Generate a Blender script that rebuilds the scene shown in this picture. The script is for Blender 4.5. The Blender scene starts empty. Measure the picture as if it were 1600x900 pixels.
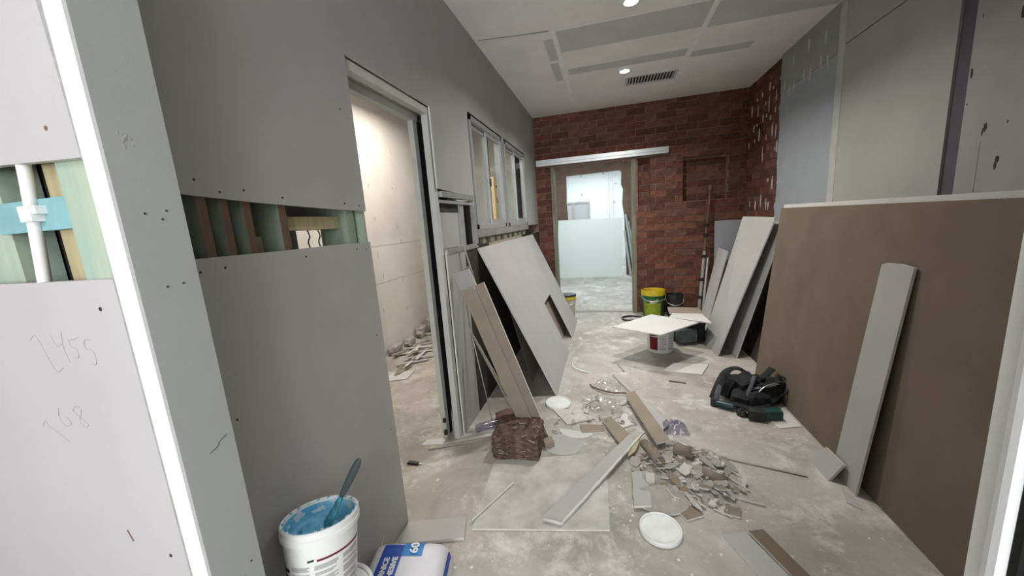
import bpy, bmesh, math, random
from mathutils import Vector, Matrix
random.seed(7)
S = bpy.context.scene
COL = S.collection
PI = math.pi

# ------------------------------------------------------------------ camera
cam_d = bpy.data.cameras.new('camera'); cam = bpy.data.objects.new('camera', cam_d); COL.objects.link(cam)
right = Vector((0.96715853, 0.24447021, -0.06956066))
up = Vector((0.02311933, 0.18792608, 0.98191104))
back = Vector((0.25312026, -0.95127184, 0.17610232))
M = Matrix.Identity(4)
for i in range(3):
    M[i][0] = right[i]; M[i][1] = up[i]; M[i][2] = back[i]
M.translation = (0, 0, 1.35)
cam.matrix_world = M
cam_d.sensor_width = 36; cam_d.lens = 572 / 1600 * 36
cam_d.clip_start = 0.02; cam_d.clip_end = 60
S.camera = cam

# ------------------------------------------------------------------ world, lights, exposure
W = bpy.data.worlds.new('world'); S.world = W; W.use_nodes = True
W.node_tree.nodes['Background'].inputs[0].default_value = (0.80, 0.90, 1.0, 1)
W.node_tree.nodes['Background'].inputs[1].default_value = 0.30
S.view_settings.view_transform = 'Standard'; S.view_settings.look = 'None'
S.view_settings.gamma = 1; S.view_settings.use_curve_mapping = False
S.view_settings.exposure = 0.0

def area(name, loc, rot, sx, sy, power, col):
    d = bpy.data.lights.new(name, 'AREA'); d.shape = 'RECTANGLE'; d.size = sx; d.size_y = sy
    d.energy = power; d.color = col
    o = bpy.data.objects.new(name, d); COL.objects.link(o); o.location = loc; o.rotation_euler = rot
    return o
LIGHTS = dict(rear=30, window=118, far_room=84, end_room=118, side=46, down=21)  # window key: strength of the added rear daylight
area('added_rear_daylight', (0.35, -2.86, 1.55), (PI / 2, 0, 0), 2.0, 1.5, LIGHTS['window'], (0.95, 0.98, 1.0))  # unseen lamp added to brighten front-facing surfaces and the ceiling
area('rear_room_light', (0.2, -1.3, 2.6), (0, 0, 0), 1.2, 1.2, LIGHTS['rear'], (0.97, 0.98, 1.0))
area('far_room_light', (-0.2, 7.0, 2.62), (0, 0, 0), 2.2, 1.6, LIGHTS['far_room'], (0.80, 0.93, 1.0))
area('end_room_light', (-0.3, 10.3, 2.75), (0, 0, 0), 2.4, 1.8, LIGHTS['end_room'], (0.84, 0.95, 1.0))
area('side_room_light', (-1.75, 3.0, 2.6), (0, 0, 0), 0.6, 1.6, LIGHTS['side'], (1.0, 0.93, 0.83))

# ------------------------------------------------------------------ materials
MATS = {}
def mat(name, col, rough=0.8, var=0.0, scale=6.0, bump=0.0, bscale=60.0, col2=None, metal=0.0, spec=0.3, detail=6.0):
    if name in MATS: return MATS[name]
    m = bpy.data.materials.new(name); m.use_nodes = True
    nt = m.node_tree; b = nt.nodes['Principled BSDF']
    b.inputs['Base Color'].default_value = (*col, 1); b.inputs['Roughness'].default_value = rough
    b.inputs['Metallic'].default_value = metal
    b.inputs['Specular IOR Level'].default_value = spec
    tc = nt.nodes.new('ShaderNodeTexCoord')
    if var or col2:
        n = nt.nodes.new('ShaderNodeTexNoise'); n.inputs['Scale'].default_value = scale
        n.inputs['Detail'].default_value = detail; n.inputs['Roughness'].default_value = 0.6
        nt.links.new(tc.outputs['Object'], n.inputs['Vector'])
        r = nt.nodes.new('ShaderNodeValToRGB')
        r.color_ramp.elements[0].position = 0.32; r.color_ramp.elements[1].position = 0.68
        if col2 is None:
            c0 = [c * (1 - var) for c in col]; c1 = [min(1, c * (1 + var)) for c in col]
        else: c0, c1 = col, col2
        r.color_ramp.elements[0].color = (*c0, 1); r.color_ramp.elements[1].color = (*c1, 1)
        nt.links.new(n.outputs['Fac'], r.inputs['Fac']); nt.links.new(r.outputs['Color'], b.inputs['Base Color'])
    if bump:
        n2 = nt.nodes.new('ShaderNodeTexNoise'); n2.inputs['Scale'].default_value = bscale; n2.inputs['Detail'].default_value = 5
        nt.links.new(tc.outputs['Object'], n2.inputs['Vector'])
        bp = nt.nodes.new('ShaderNodeBump'); bp.inputs['Strength'].default_value = bump; bp.inputs['Distance'].default_value = 0.01
        nt.links.new(n2.outputs['Fac'], bp.inputs['Height']); nt.links.new(bp.outputs['Normal'], b.inputs['Normal'])
    MATS[name] = m
    return m

def wood(name, c0, c1, axis='Z', scale=14):
    m = bpy.data.materials.new(name); m.use_nodes = True; nt = m.node_tree; b = nt.nodes['Principled BSDF']
    b.inputs['Roughness'].default_value = 0.75
    tc = nt.nodes.new('ShaderNodeTexCoord'); mp = nt.nodes.new('ShaderNodeMapping')
    sc = {'X': (0.08, 1, 1), 'Y': (1, 0.08, 1), 'Z': (1, 1, 0.08)}[axis]
    mp.inputs['Scale'].default_value = sc
    n = nt.nodes.new('ShaderNodeTexNoise'); n.inputs['Scale'].default_value = scale * 3; n.inputs['Detail'].default_value = 6
    r = nt.nodes.new('ShaderNodeValToRGB'); r.color_ramp.elements[0].position = 0.3; r.color_ramp.elements[1].position = 0.7
    r.color_ramp.elements[0].color = (*c0, 1); r.color_ramp.elements[1].color = (*c1, 1)
    nt.links.new(tc.outputs['Object'], mp.inputs['Vector']); nt.links.new(mp.outputs['Vector'], n.inputs['Vector'])
    nt.links.new(n.outputs['Fac'], r.inputs['Fac']); nt.links.new(r.outputs['Color'], b.inputs['Base Color'])
    MATS[name] = m; return m

def floor_mat():
    m = bpy.data.materials.new('dusty_concrete'); m.use_nodes = True; nt = m.node_tree; b = nt.nodes['Principled BSDF']
    L = nt.links.new
    tc = nt.nodes.new('ShaderNodeTexCoord')
    def noise(s, d, rgh=0.6, dist=0.0):
        n = nt.nodes.new('ShaderNodeTexNoise'); n.inputs['Scale'].default_value = s; n.inputs['Detail'].default_value = d
        n.inputs['Roughness'].default_value = rgh; n.inputs['Distortion'].default_value = dist
        L(tc.outputs['Object'], n.inputs['Vector']); return n
    def ramp(src, p0, c0, p1, c1):
        r = nt.nodes.new('ShaderNodeValToRGB'); e = r.color_ramp.elements
        e[0].position = p0; e[1].position = p1; e[0].color = (*c0, 1); e[1].color = (*c1, 1)
        L(src.outputs['Fac'], r.inputs['Fac']); return r
    def mix(a, bb, f):
        x = nt.nodes.new('ShaderNodeMix'); x.data_type = 'RGBA'
        L(a.outputs[0] if a.bl_idname != 'ShaderNodeMix' else a.outputs['Result'], x.inputs['A'])
        L(bb.outputs[0] if bb.bl_idname != 'ShaderNodeMix' else bb.outputs['Result'], x.inputs['B'])
        L(f.outputs[0], x.inputs['Factor']); return x
    base = ramp(noise(1.7, 8, 0.62, 0.6), 0.3, (0.27, 0.245, 0.21), 0.7, (0.49, 0.46, 0.415))
    pale = nt.nodes.new('ShaderNodeRGB'); pale.outputs[0].default_value = (0.68, 0.66, 0.63, 1)
    dark = nt.nodes.new('ShaderNodeRGB'); dark.outputs[0].default_value = (0.22, 0.205, 0.185, 1)
    f1 = ramp(noise(5.5, 10, 0.74, 0.25), 0.52, (0, 0, 0), 0.68, (0.72,) * 3)
    f2 = ramp(noise(3.1, 10, 0.72, 0.2), 0.52, (0, 0, 0), 0.68, (0.55,) * 3)
    f3 = ramp(noise(30, 4, 0.6), 0.66, (0, 0, 0), 0.72, (0.8,) * 3)
    f4 = ramp(noise(17, 8, 0.7, 0.4), 0.63, (0, 0, 0), 0.72, (0.45,) * 3)
    x = mix(base, dark, f2); x = mix(x, pale, f1); x = mix(x, dark, f4); x = mix(x, pale, f3)
    L(x.outputs['Result'], b.inputs['Base Color'])
    b.inputs['Roughness'].default_value = 0.72; b.inputs['Specular IOR Level'].default_value = 0.35
    bp = nt.nodes.new('ShaderNodeBump'); bp.inputs['Strength'].default_value = 0.25; bp.inputs['Distance'].default_value = 0.006
    L(noise(22, 8).outputs['Fac'], bp.inputs['Height']); L(bp.outputs['Normal'], b.inputs['Normal'])
    MATS['floor'] = m; return m
floor_mat()

mat('grey_paper', (0.35, 0.342, 0.333), 0.85, 0.05, 2.5, 0.03, 150)
mat('pale_paper', (0.40, 0.395, 0.385), 0.85, 0.05, 4, 0.03, 150)
mat('white_paper', (0.56, 0.555, 0.545), 0.85, 0.05, 4, 0.03, 150)
mat('brown_paper', (0.165, 0.130, 0.093), 0.9, 0.10, 3.5, 0.04, 120)
mat('tan_paper', (0.27, 0.225, 0.175), 0.9, 0.10, 5, 0.04, 120)
mat('gypsum', (0.62, 0.60, 0.57), 0.95, 0.10, 25, 0.15, 90)
mat('pink_paper', (0.475, 0.45, 0.465), 0.85, 0.03, 3, 0.03, 150)
mat('reveal_paper', (0.355, 0.378, 0.36), 0.8, 0.04, 4, 0.03, 120)
mat('white_bead', (0.74, 0.76, 0.75), 0.6, 0.03, 20, 0.1, 50)
mat('grey_joint', (0.34, 0.33, 0.32), 0.9, 0.15, 40, 0.3, 80)
mat('ceiling_white', (0.82, 0.81, 0.785), 0.85, 0.06, 2.2, 0.03, 60)
mat('ceiling_grey', (0.57, 0.57, 0.565), 0.9, 0.05, 4)
mat('ceiling_joint', (0.86, 0.85, 0.83), 0.9, 0.08, 10)
mat('mortar', (0.25, 0.165, 0.13), 0.95, 0.30, 18, 0.3, 60)
mat('brick_a', (0.150, 0.057, 0.037), 0.9, 0.35, 22, 0.35, 70)
mat('brick_b', (0.110, 0.046, 0.032), 0.9, 0.35, 22, 0.35, 70)
mat('brick_c', (0.185, 0.080, 0.050), 0.9, 0.35, 22, 0.35, 70)
mat('brick_d', (0.15, 0.075, 0.055), 0.9, 0.40, 16, 0.35, 70)
mat('dab_white', (0.55, 0.51, 0.47), 0.9, 0.15, 40, 0.2, 60)
mat('bluegrey_paper', (0.36, 0.385, 0.42), 0.85, 0.06, 5)
mat('green_grey_paper', (0.33, 0.34, 0.32), 0.85, 0.06, 5)
mat('wall_grey', (0.42, 0.42, 0.40), 0.85, 0.06, 3)
mat('wall_pale', (0.39, 0.387, 0.38), 0.85, 0.07, 3)
mat('purple_stripe', (0.115, 0.108, 0.135), 0.85, 0.10, 12)
mat('black_void', (0.012, 0.012, 0.012), 0.95)
mat('black_plastic', (0.018, 0.019, 0.021), 0.45, spec=0.5)
mat('black_fabric', (0.016, 0.017, 0.019), 0.85, 0.4, 30, 0.3, 120)
mat('grey_fabric', (0.075, 0.085, 0.09), 0.8, 0.3, 40, 0.3, 120)
mat('teal_plastic', (0.008, 0.055, 0.055), 0.4, spec=0.5)
mat('white_plastic', (0.72, 0.73, 0.72), 0.4, 0.02, 5, spec=0.5)
mat('lid_plastic', (0.70, 0.715, 0.71), 0.5, 0.08, 14, spec=0.4)
mat('print_grey', (0.40, 0.40, 0.40), 0.5)
mat('print_red', (0.16, 0.008, 0.018), 0.5)
mat('print_black', (0.015, 0.013, 0.013), 0.5)
mat('paint_blue', (0.04, 0.28, 0.50), 0.35, col2=(0.22, 0.52, 0.68), scale=14, spec=0.5)
mat('paint_pale', (0.50, 0.64, 0.70), 0.45, 0.15, 20)
mat('tool_dark', (0.035, 0.045, 0.045), 0.45, col2=(0.05, 0.075, 0.075), scale=30)
mat('tool_painted', (0.03, 0.055, 0.06), 0.5, col2=(0.04, 0.26, 0.36), scale=45)
mat('bag_paper', (0.62, 0.62, 0.66), 0.55, 0.05, 8, 0.15, 14, spec=0.4)
mat('bag_blue', (0.028, 0.075, 0.36), 0.5)
mat('bag_cyan', (0.03, 0.20, 0.48), 0.5)
mat('bag_text', (0.70, 0.72, 0.76), 0.5)
mat('steel', (0.62, 0.64, 0.65), 0.35, 0.10, 8, metal=0.85)
mat('steel_dull', (0.42, 0.42, 0.41), 0.45, 0.15, 10, metal=0.6)
mat('aluminium', (0.40, 0.41, 0.415), 0.4, 0.05, 8, metal=0.35)
mat('trim_white', (0.50, 0.505, 0.475), 0.55, 0.06, 10)
mat('dark_rubber', (0.02, 0.02, 0.02), 0.7)
mat('batt_brown', (0.035, 0.018, 0.012), 0.95, col2=(0.17, 0.115, 0.085), scale=26, bump=0.9, bscale=45)
mat('side_wall', (0.62, 0.60, 0.565), 0.85, 0.05, 3)
mat('bright_wall', (0.70, 0.74, 0.74), 0.85, 0.03, 3)
mat('screw_dark', (0.03, 0.03, 0.03), 0.6)
mat('pencil', (0.40, 0.38, 0.385), 0.8)
mat('stain', (0.07, 0.06, 0.055), 0.9, 0.5, 60)
mat('wall_joint', (0.52, 0.51, 0.49), 0.9, 0.08, 10)
mat('shade_brown', (0.045, 0.038, 0.032), 0.9, 0.3, 8)  # near-black brown that stands for shade behind boards and in recesses
mat('far_brown', (0.135, 0.088, 0.060), 0.9, 0.2, 6)
mat('clean_white', (0.66, 0.68, 0.64), 0.8)
mat('rust', (0.20, 0.11, 0.07), 0.8)
mat('yellow_plastic', (0.55, 0.43, 0.02), 0.4, 0.05, 8, spec=0.5)
mat('green_plastic', (0.015, 0.10, 0.03), 0.4, 0.05, 8, spec=0.5)
mat('lime_print', (0.28, 0.36, 0.03), 0.5, 0.2, 30)
mat('cream_plastic', (0.48, 0.45, 0.33), 0.5)
mat('fluoro', (0.9, 0.9, 0.9), 0.5)
mat('chip_pale', (0.52, 0.50, 0.465), 0.95, 0.12, 30, 0.2, 80)
mat('chip_grey', (0.33, 0.315, 0.29), 0.95, 0.12, 30, 0.2, 80)
mat('chip_brown', (0.225, 0.185, 0.145), 0.95, 0.12, 30, 0.2, 80)
mat('dusty_sheet', (0.36, 0.345, 0.315), 0.9, col2=(0.56, 0.55, 0.525), scale=7, bump=0.05)
mat('conduit', (0.78, 0.78, 0.77), 0.45, spec=0.5)
mat('blue_timber', (0.22, 0.42, 0.46), 0.8, 0.15, 12)
wood('green_timber', (0.17, 0.22, 0.17), (0.30, 0.36, 0.29))
wood('green_timber_pale', (0.30, 0.42, 0.36), (0.44, 0.50, 0.37))
wood('yellow_timber', (0.34, 0.29, 0.16), (0.50, 0.43, 0.26))
wood('brown_timber', (0.10, 0.055, 0.035), (0.17, 0.10, 0.07))
wood('pine', (0.62, 0.42, 0.20), (0.80, 0.62, 0.36))
wood('frame_timber', (0.15, 0.145, 0.10), (0.26, 0.25, 0.18))
mat('knot', (0.40, 0.16, 0.06), 0.8, 0.2, 30)

def glass(name, tint, gloss):
    m = bpy.data.materials.new(name); m.use_nodes = True; nt = m.node_tree
    for n in list(nt.nodes): nt.nodes.remove(n)
    o = nt.nodes.new('ShaderNodeOutputMaterial'); mx = nt.nodes.new('ShaderNodeMixShader')
    t = nt.nodes.new('ShaderNodeBsdfTransparent'); t.inputs[0].default_value = (*tint, 1)
    g = nt.nodes.new('ShaderNodeBsdfGlossy'); g.inputs['Roughness'].default_value = 0.16
    mx.inputs[0].default_value = gloss
    nt.links.new(t.outputs[0], mx.inputs[1]); nt.links.new(g.outputs[0], mx.inputs[2])
    nt.links.new(mx.outputs[0], o.inputs[0]); MATS[name] = m
glass('pane_glass', (0.93, 0.96, 0.96), 0.10)
glass('plastic_film', (0.94, 0.95, 0.96), 0.10)
glass('plastic_bag', (0.74, 0.74, 0.84), 0.13)

def emit(name, col, s):
    m = bpy.data.materials.new(name); m.use_nodes = True; b = m.node_tree.nodes['Principled BSDF']
    b.inputs['Emission Color'].default_value = (*col, 1); b.inputs['Emission Strength'].default_value = s
    MATS[name] = m
emit('lamp_on', (1.0, 0.98, 0.92), 14)

# ------------------------------------------------------------------ helpers
def tag(o, label=None, cat=None, group=None, kind=None):
    if label: o['label'] = label
    if cat: o['category'] = cat
    if group: o['group'] = group
    if kind: o['kind'] = kind
    return o

def link(name, verts, faces, mats, parent=None, fmat=None, smooth=False, origin=None):
    """One mesh object; its origin sits at the middle of its base unless it is a part of something."""
    vs = [Vector(v) for v in verts]
    if origin is None:
        zs = min(v.z for v in vs)
        origin = Vector((sum(v.x for v in vs) / len(vs), sum(v.y for v in vs) / len(vs), zs))
    else: origin = Vector(origin)
    me = bpy.data.meshes.new(name)
    me.from_pydata([v - origin for v in vs], [], faces)
    if isinstance(mats, str): mats = [mats]
    for m in mats: me.materials.append(MATS[m])
    if fmat:
        for p, k in zip(me.polygons, fmat): p.material_index = k
    bm = bmesh.new(); bm.from_mesh(me); bmesh.ops.recalc_face_normals(bm, faces=bm.faces); bm.to_mesh(me); bm.free()
    if smooth:
        for p in me.polygons: p.use_smooth = True
        try: me.set_sharp_from_angle(angle=math.radians(40))
        except Exception: pass
    me.update()
    o = bpy.data.objects.new(name, me); COL.objects.link(o); o.location = origin
    if parent is not None:
        o.parent = parent
        o.matrix_parent_inverse = pinv(parent)
    return o

def pinv(p):
    """inverse of the world matrix of a (translated) parent chain, without needing a depsgraph update"""
    m = Matrix.Identity(4); q = p
    chain = []
    while q is not None: chain.append(q); q = q.parent
    for q in reversed(chain):
        m = m @ (q.matrix_parent_inverse if q.parent else Matrix.Identity(4)) @ q.matrix_basis
    return m.inverted()

def empty(name, loc, label, cat, group=None, kind=None):
    o = bpy.data.objects.new(name, None); o.empty_display_size = 0.1; COL.objects.link(o); o.location = loc
    return tag(o, label, cat, group, kind)

BF = [(0, 1, 3, 2), (4, 6, 7, 5), (0, 4, 5, 1), (2, 3, 7, 6), (0, 2, 6, 4), (1, 5, 7, 3)]
def boxv(x0, x1, y0, y1, z0, z1):
    return [(x, y, z) for x in (x0, x1) for y in (y0, y1) for z in (z0, z1)]
def box(name, x0, x1, y0, y1, z0, z1, m, parent=None):
    return link(name, boxv(x0, x1, y0, y1, z0, z1), BF, m, parent)
def boxes(name, lst, m, parent=None):
    v, f = [], []
    for b in lst:
        n = len(v); v += boxv(*b); f += [tuple(i + n for i in q) for q in BF]
    return link(name, v, f, m, parent)

def slab(name, poly, off, mats, parent=None):
    """prism: polygon (3-D, roughly planar) pushed along 'off'. mats = (face, back, edge)"""
    off = Vector(off); n = len(poly)
    v = [Vector(p) for p in poly]; v += [p + off for p in v]
    f = [tuple(range(n)), tuple(range(2 * n - 1, n - 1, -1))]; fm = [0, 1]
    for i in range(n):
        j = (i + 1) % n; f.append((i, j, j + n, i + n)); fm.append(2)
    if isinstance(mats, str): mats = (mats,) * 3
    return link(name, v, f, list(mats), parent, fm)

def lean(name, bl, br, tr, tl, t, mats, parent=None, extra=None):
    """sheet standing on its lower edge; given outline is the seen face, thickness goes to the far side"""
    a, b, c = Vector(bl), Vector(br), Vector(tr)
    n = (b - a).cross(c - a).normalized()
    mid = (a + b + c) / 3
    if n.dot(Vector((0, 0, 1.35)) - mid) > 0: n = -n
    poly = [bl, br, tr, tl] if extra is None else extra
    return slab(name, poly, n * t, mats, parent)

def flat(name, pts, t, mats, z=0.0, parent=None):
    """flat piece on the floor: pts = (x,y) or (x,y,z) of the upper face"""
    p = [(q[0], q[1], (q[2] if len(q) > 2 else z) + t) for q in pts]
    return slab(name, p, (0, 0, -t), mats, parent)

def lathe(name, prof, c, m, parent=None, seg=40, smooth=True, mats=None, fm=None):
    v, f, fi = [], [], []
    n = len(prof)
    for k in range(seg):
        a = 2 * PI * k / seg
        for r, z in prof: v.append((c[0] + r * math.cos(a), c[1] + r * math.sin(a), c[2] + z))
    for k in range(seg):
        k2 = (k + 1) % seg
        for i in range(n - 1):
            f.append((k * n + i, k2 * n + i, k2 * n + i + 1, k * n + i + 1)); fi.append(fm[i] if fm else 0)
    if prof[0][0] > 1e-4: f.append(tuple(k * n for k in range(seg))); fi.append(fm[0] if fm else 0)
    if prof[-1][0] > 1e-4: f.append(tuple(k * n + n - 1 for k in range(seg))); fi.append(fm[-1] if fm else 0)
    return link(name, v, f, mats or m, parent, fi, smooth)

def tube(name, pts, r, m, parent=None, seg=8, rx=None, cap=True, upv=(0, 0, 1)):
    """swept tube; r may be a list; rx = second radius (flat straps)"""
    pts = [Vector(p) for p in pts]; n = len(pts)
    R = r if isinstance(r, (list, tuple)) else [r] * n
    RX = rx if isinstance(rx, (list, tuple)) else ([rx] * n if rx else R)
    v, f = [], []
    for i, p in enumerate(pts):
        t = (pts[min(i + 1, n - 1)] - pts[max(i - 1, 0)]).normalized()
        u = Vector(upv); 
        if abs(t.dot(u)) > 0.95: u = Vector((1, 0, 0))
        s = t.cross(u).normalized(); w = s.cross(t).normalized()
        for k in range(seg):
            a = 2 * PI * k / seg
            v.append(p + s * (RX[i] * math.cos(a)) + w * (R[i] * math.sin(a)))
    for i in range(n - 1):
        for k in range(seg):
            k2 = (k + 1) % seg
            f.append((i * seg + k, i * seg + k2, (i + 1) * seg + k2, (i + 1) * seg + k))
    if cap:
        f.append(tuple(range(seg))); f.append(tuple((n - 1) * seg + k for k in range(seg)))
    return link(name, v, f, m, parent, None, True)

def smoothpath(pts, k=6):
    """Catmull-Rom through points"""
    P = [Vector(p) for p in pts]; P = [P[0] * 2 - P[1]] + P + [P[-1] * 2 - P[-2]]; out = []
    for i in range(1, len(P) - 2):
        for j in range(k):
            t = j / k; a, b, c, d = P[i - 1], P[i], P[i + 1], P[i + 2]
            out.append(0.5 * ((2 * b) + (c - a) * t + (2 * a - 5 * b + 4 * c - d) * t * t + (3 * b - a - 3 * c + d) * t ** 3))
    out.append(P[-2]); return out

def blob(name, c, size, m, parent=None, rot=(0, 0, 0), amp=0.12, sub=3, box_=0.5, seed=0):
    """soft lumpy solid: cube-sphere blend with noise"""
    from mathutils import noise, Euler
    bm = bmesh.new(); bmesh.ops.create_cube(bm, size=2)
    bmesh.ops.subdivide_edges(bm, edges=bm.edges[:], cuts=2 ** sub - 1, use_grid_fill=True)
    R = Euler(rot).to_matrix(); v = []
    for x in bm.verts:
        p = x.co.copy(); s = p.normalized() * 1.15
        q = s.lerp(p, box_)
        q *= 1 + amp * noise.noise(q * 1.7 + Vector((seed * 3.1, seed, 0)))
        q = Vector((q.x * size[0], q.y * size[1], q.z * size[2])); v.append(R @ q + Vector(c))
    f = [tuple(y.index for y in q.verts) for q in bm.faces]; bm.free()
    return link(name, v, f, m, parent, None, True)

def text_mesh(name, body, size, m, parent, mtx, extrude=0.0006, bold=0.0):
    cu = bpy.data.curves.new(name, 'FONT'); cu.body = body; cu.size = size; cu.extrude = extrude; cu.offset = bold
    cu.resolution_u = 3
    o = bpy.data.objects.new(name, cu); COL.objects.link(o)
    dg = bpy.context.evaluated_depsgraph_get(); dg.update()
    me = bpy.data.meshes.new_from_object(o.evaluated_get(dg)); bpy.data.objects.remove(o)
    me.transform(mtx); vs = [v.co.copy() for v in me.vertices]; fs = [tuple(p.vertices) for p in me.polygons]
    bpy.data.meshes.remove(me)
    return link(name, vs, fs, m, parent)

def struct(o): o['kind'] = 'structure'; return o

# ================================================================== SETTING
floor = struct(box('floor', -3.2, 3.0, -3.0, 13.0, -0.12, 0.0, 'floor'))
CE = 2.71
ceiling = struct(boxes('ceiling', [(-3.2, 3.0, -3.0, 5.3, CE, CE + 0.1), (-3.2, 3.0, 5.3, 13.0, 2.9, 3.0)], 'ceiling_white'))
e = 0.0015
for n, (x0, x1, y0, y1, m) in enumerate([
        (-0.33, 0.745, 3.0, 3.37, 'ceiling_grey'), (0.775, 1.62, 3.04, 3.40, 'ceiling_grey'),
        (-0.31, 0.715, 3.74, 3.89, 'ceiling_grey'), (0.735, 1.245, 3.82, 3.95, 'ceiling_grey'),
        (-0.44, -0.36, 3.10, 3.50, 'ceiling_grey'), (-0.45, -0.38, 3.56, 4.0, 'ceiling_grey')]):
    box('bare_paper_strip', x0, x1, y0, y1, CE - e, CE + 0.001, m, ceiling)
box('ceiling_joint_line', 0.735, 0.76, 2.2, 5.15, CE - 2 * e, CE + 0.001, 'ceiling_joint', ceiling)
box('ceiling_joint_line', -0.365, -0.335, 3.0, 4.9, CE - 1.6 * e, CE + 0.001, 'ceiling_joint', ceiling)
slab('ceiling_crack', [(-0.9, 2.90, CE - e), (-0.62, 2.94, CE - e), (-0.38, 2.965, CE - e), (-0.38, 2.985, CE - e), (-0.64, 2.951, CE - e), (-0.9, 2.91, CE - e)], (0, 0, 0.002), 'grey_joint', ceiling)

# ---- left wall (stud frame, rear lining, sheets)
XL = -0.93
wall_left = struct(boxes('wall_left', [
    (-1.082, -1.07, 0.56, 1.09, 0, CE), (-1.082, -1.07, 1.09, 1.26, 0, 1.30), (-1.082, -1.07, 1.09, 1.26, 1.385, CE),
    (-1.082, -1.07, 1.26, 1.31, 0, CE), (-1.082, -1.07, 1.31, 2.0, 2.04, CE),
    (-1.082, -1.07, 2.03, 2.62, 0, CE), (-1.082, -1.07, 2.62, 4.47, 0, 1.30), (-1.082, -1.07, 2.62, 4.47, 2.15, CE),
    (-1.082, -1.07, 4.47, 5.2, 0, CE)], 'grey_paper'))
def yz_sheet(name, pts, x, t, mats, parent): return slab(name, [(x, y, z) for y, z in pts], (-t, 0, 0), mats, parent)
up_sheet = yz_sheet('upper_sheet', [(0.545, 1.474), (0.7, 1.462), (0.85, 1.452), (1.0, 1.445), (1.15, 1.439), (1.31, 1.435), (1.31, 2.012), (2.0, 2.012),
    (2.0, 1.572), (2.6, 1.545), (2.6, 2.142), (4.47, 2.142), (4.47, 1.30), (5.2, 1.30), (5.2, CE), (0.545, CE)], XL, 0.01,
    ('grey_paper', 'brown_paper', 'gypsum'), wall_left)
up_sheet['label'] = 'upper grey plasterboard sheet'
lo_sheet = yz_sheet('lower_sheet', [(0.545, 0.0), (1.31, 0.0), (1.31, 1.312), (1.1, 1.315), (0.9, 1.314), (0.545, 1.318)], XL, 0.01, ('grey_paper', 'brown_paper', 'gypsum'), wall_left)
lo_sheet['label'] = 'lower grey plasterboard sheet'
yz_sheet('lower_sheet', [(2.03, 0.0), (2.33, 0.0), (2.33, 1.195), (2.03, 1.20)], XL, 0.01, ('grey_paper', 'brown_paper', 'gypsum'), wall_left)
yz_sheet('backing_sheet', [(2.345, 0.0), (5.2, 0.0), (5.2, 1.19), (2.345, 1.17)], XL, 0.01, ('shade_brown', 'brown_paper', 'shade_brown'), wall_left)  # brown sheet coloured near-black for the shade under the leaning board
def screw(x, y, z, nrm, parent, r=0.0035, m='screw_dark'):
    v = []; f = []
    for k in range(6):
        a = PI / 3 * k; c, s = r * math.cos(a), r * math.sin(a)
        if nrm == 'X': v += [(x, y + c, z + s), (x + 0.0012, y + c * .7, z + s * .7)]
        elif nrm == '-X': v += [(x, y + c, z + s), (x - 0.0012, y + c * .7, z + s * .7)]
        else: v += [(x + c, y, z + s), (x + c * .7, y - 0.0012, z + s * .7)]
    for k in range(6):
        j = (k + 1) % 6; f.append((2 * k, 2 * j, 2 * j + 1, 2 * k + 1))
    f.append(tuple(2 * k + 1 for k in range(6)))
    return link('screw', v, f, m, parent)
for y, z in [(0.62, 1.51), (0.68, 1.50), (0.735, 1.475), (0.80, 1.483), (0.92, 1.47), (1.19, 1.462), (1.27, 1.455), (1.24, 1.80), (1.25, 2.3)]:
    screw(XL, y, z, 'X', up_sheet)
for y, z in [(0.65, 1.285), (0.71, 1.288), (0.97, 1.288), (1.22, 1.29), (1.28, 1.285), (1.27, 0.93), (1.275, 0.5), (0.66, 0.9)]:
    screw(XL, y, z, 'X', lo_sheet)
for y0, y1, m in [(0.60, 0.62, 'green_timber'), (0.683, 0.705, 'brown_timber'), (0.739, 0.758, 'brown_timber'), (0.798, 0.82, 'brown_timber'), (0.908, 0.935, 'brown_timber'),
                  (1.205, 1.245, 'green_timber'), (1.262, 1.305, 'green_timber_pale')]:
    # the face toward the room is stained, the side faces are green treated pine
    v = boxv(-1.068, -0.942, y0, y1, 0.0, CE)
    link('stud', v, BF, ['green_timber', m], wall_left, [0, 1, 0, 0, 0, 0])
box('noggin', -1.066, -0.98, 0.937, 1.203, 1.373, 1.417, 'yellow_timber', wall_left)
box('noggin', -1.066, -1.02, 0.822, 0.906, 1.30, 1.36, 'yellow_timber', wall_left)
box('noggin', -1.066, -1.03, 0.760, 0.796, 1.36, 1.42, 'yellow_timber', wall_left)
box('noggin', -1.066, -1.03, 0.622, 0.68, 1.35, 1.44, 'yellow_timber', wall_left)
boxes('plate', [(-1.068, -0.942, 1.31, 2.0, 2.06, 2.15), (-1.068, -0.942, 2.24, 2.6, 1.60, 1.69), (-1.068, -0.942, 2.63, 4.47, 2.15, 2.24)], 'green_timber', wall_left)
# wires hanging in the gap
for yy in (1.10, 1.15):
    tube('wire', smoothpath([(-1.03, yy, 1.372), (-1.035, yy + 0.012, 1.35), (-1.03, yy - 0.004, 1.33), (-1.035, yy + 0.008, 1.305)]), 0.0025, 'black_plastic', wall_left, 6)

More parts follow.
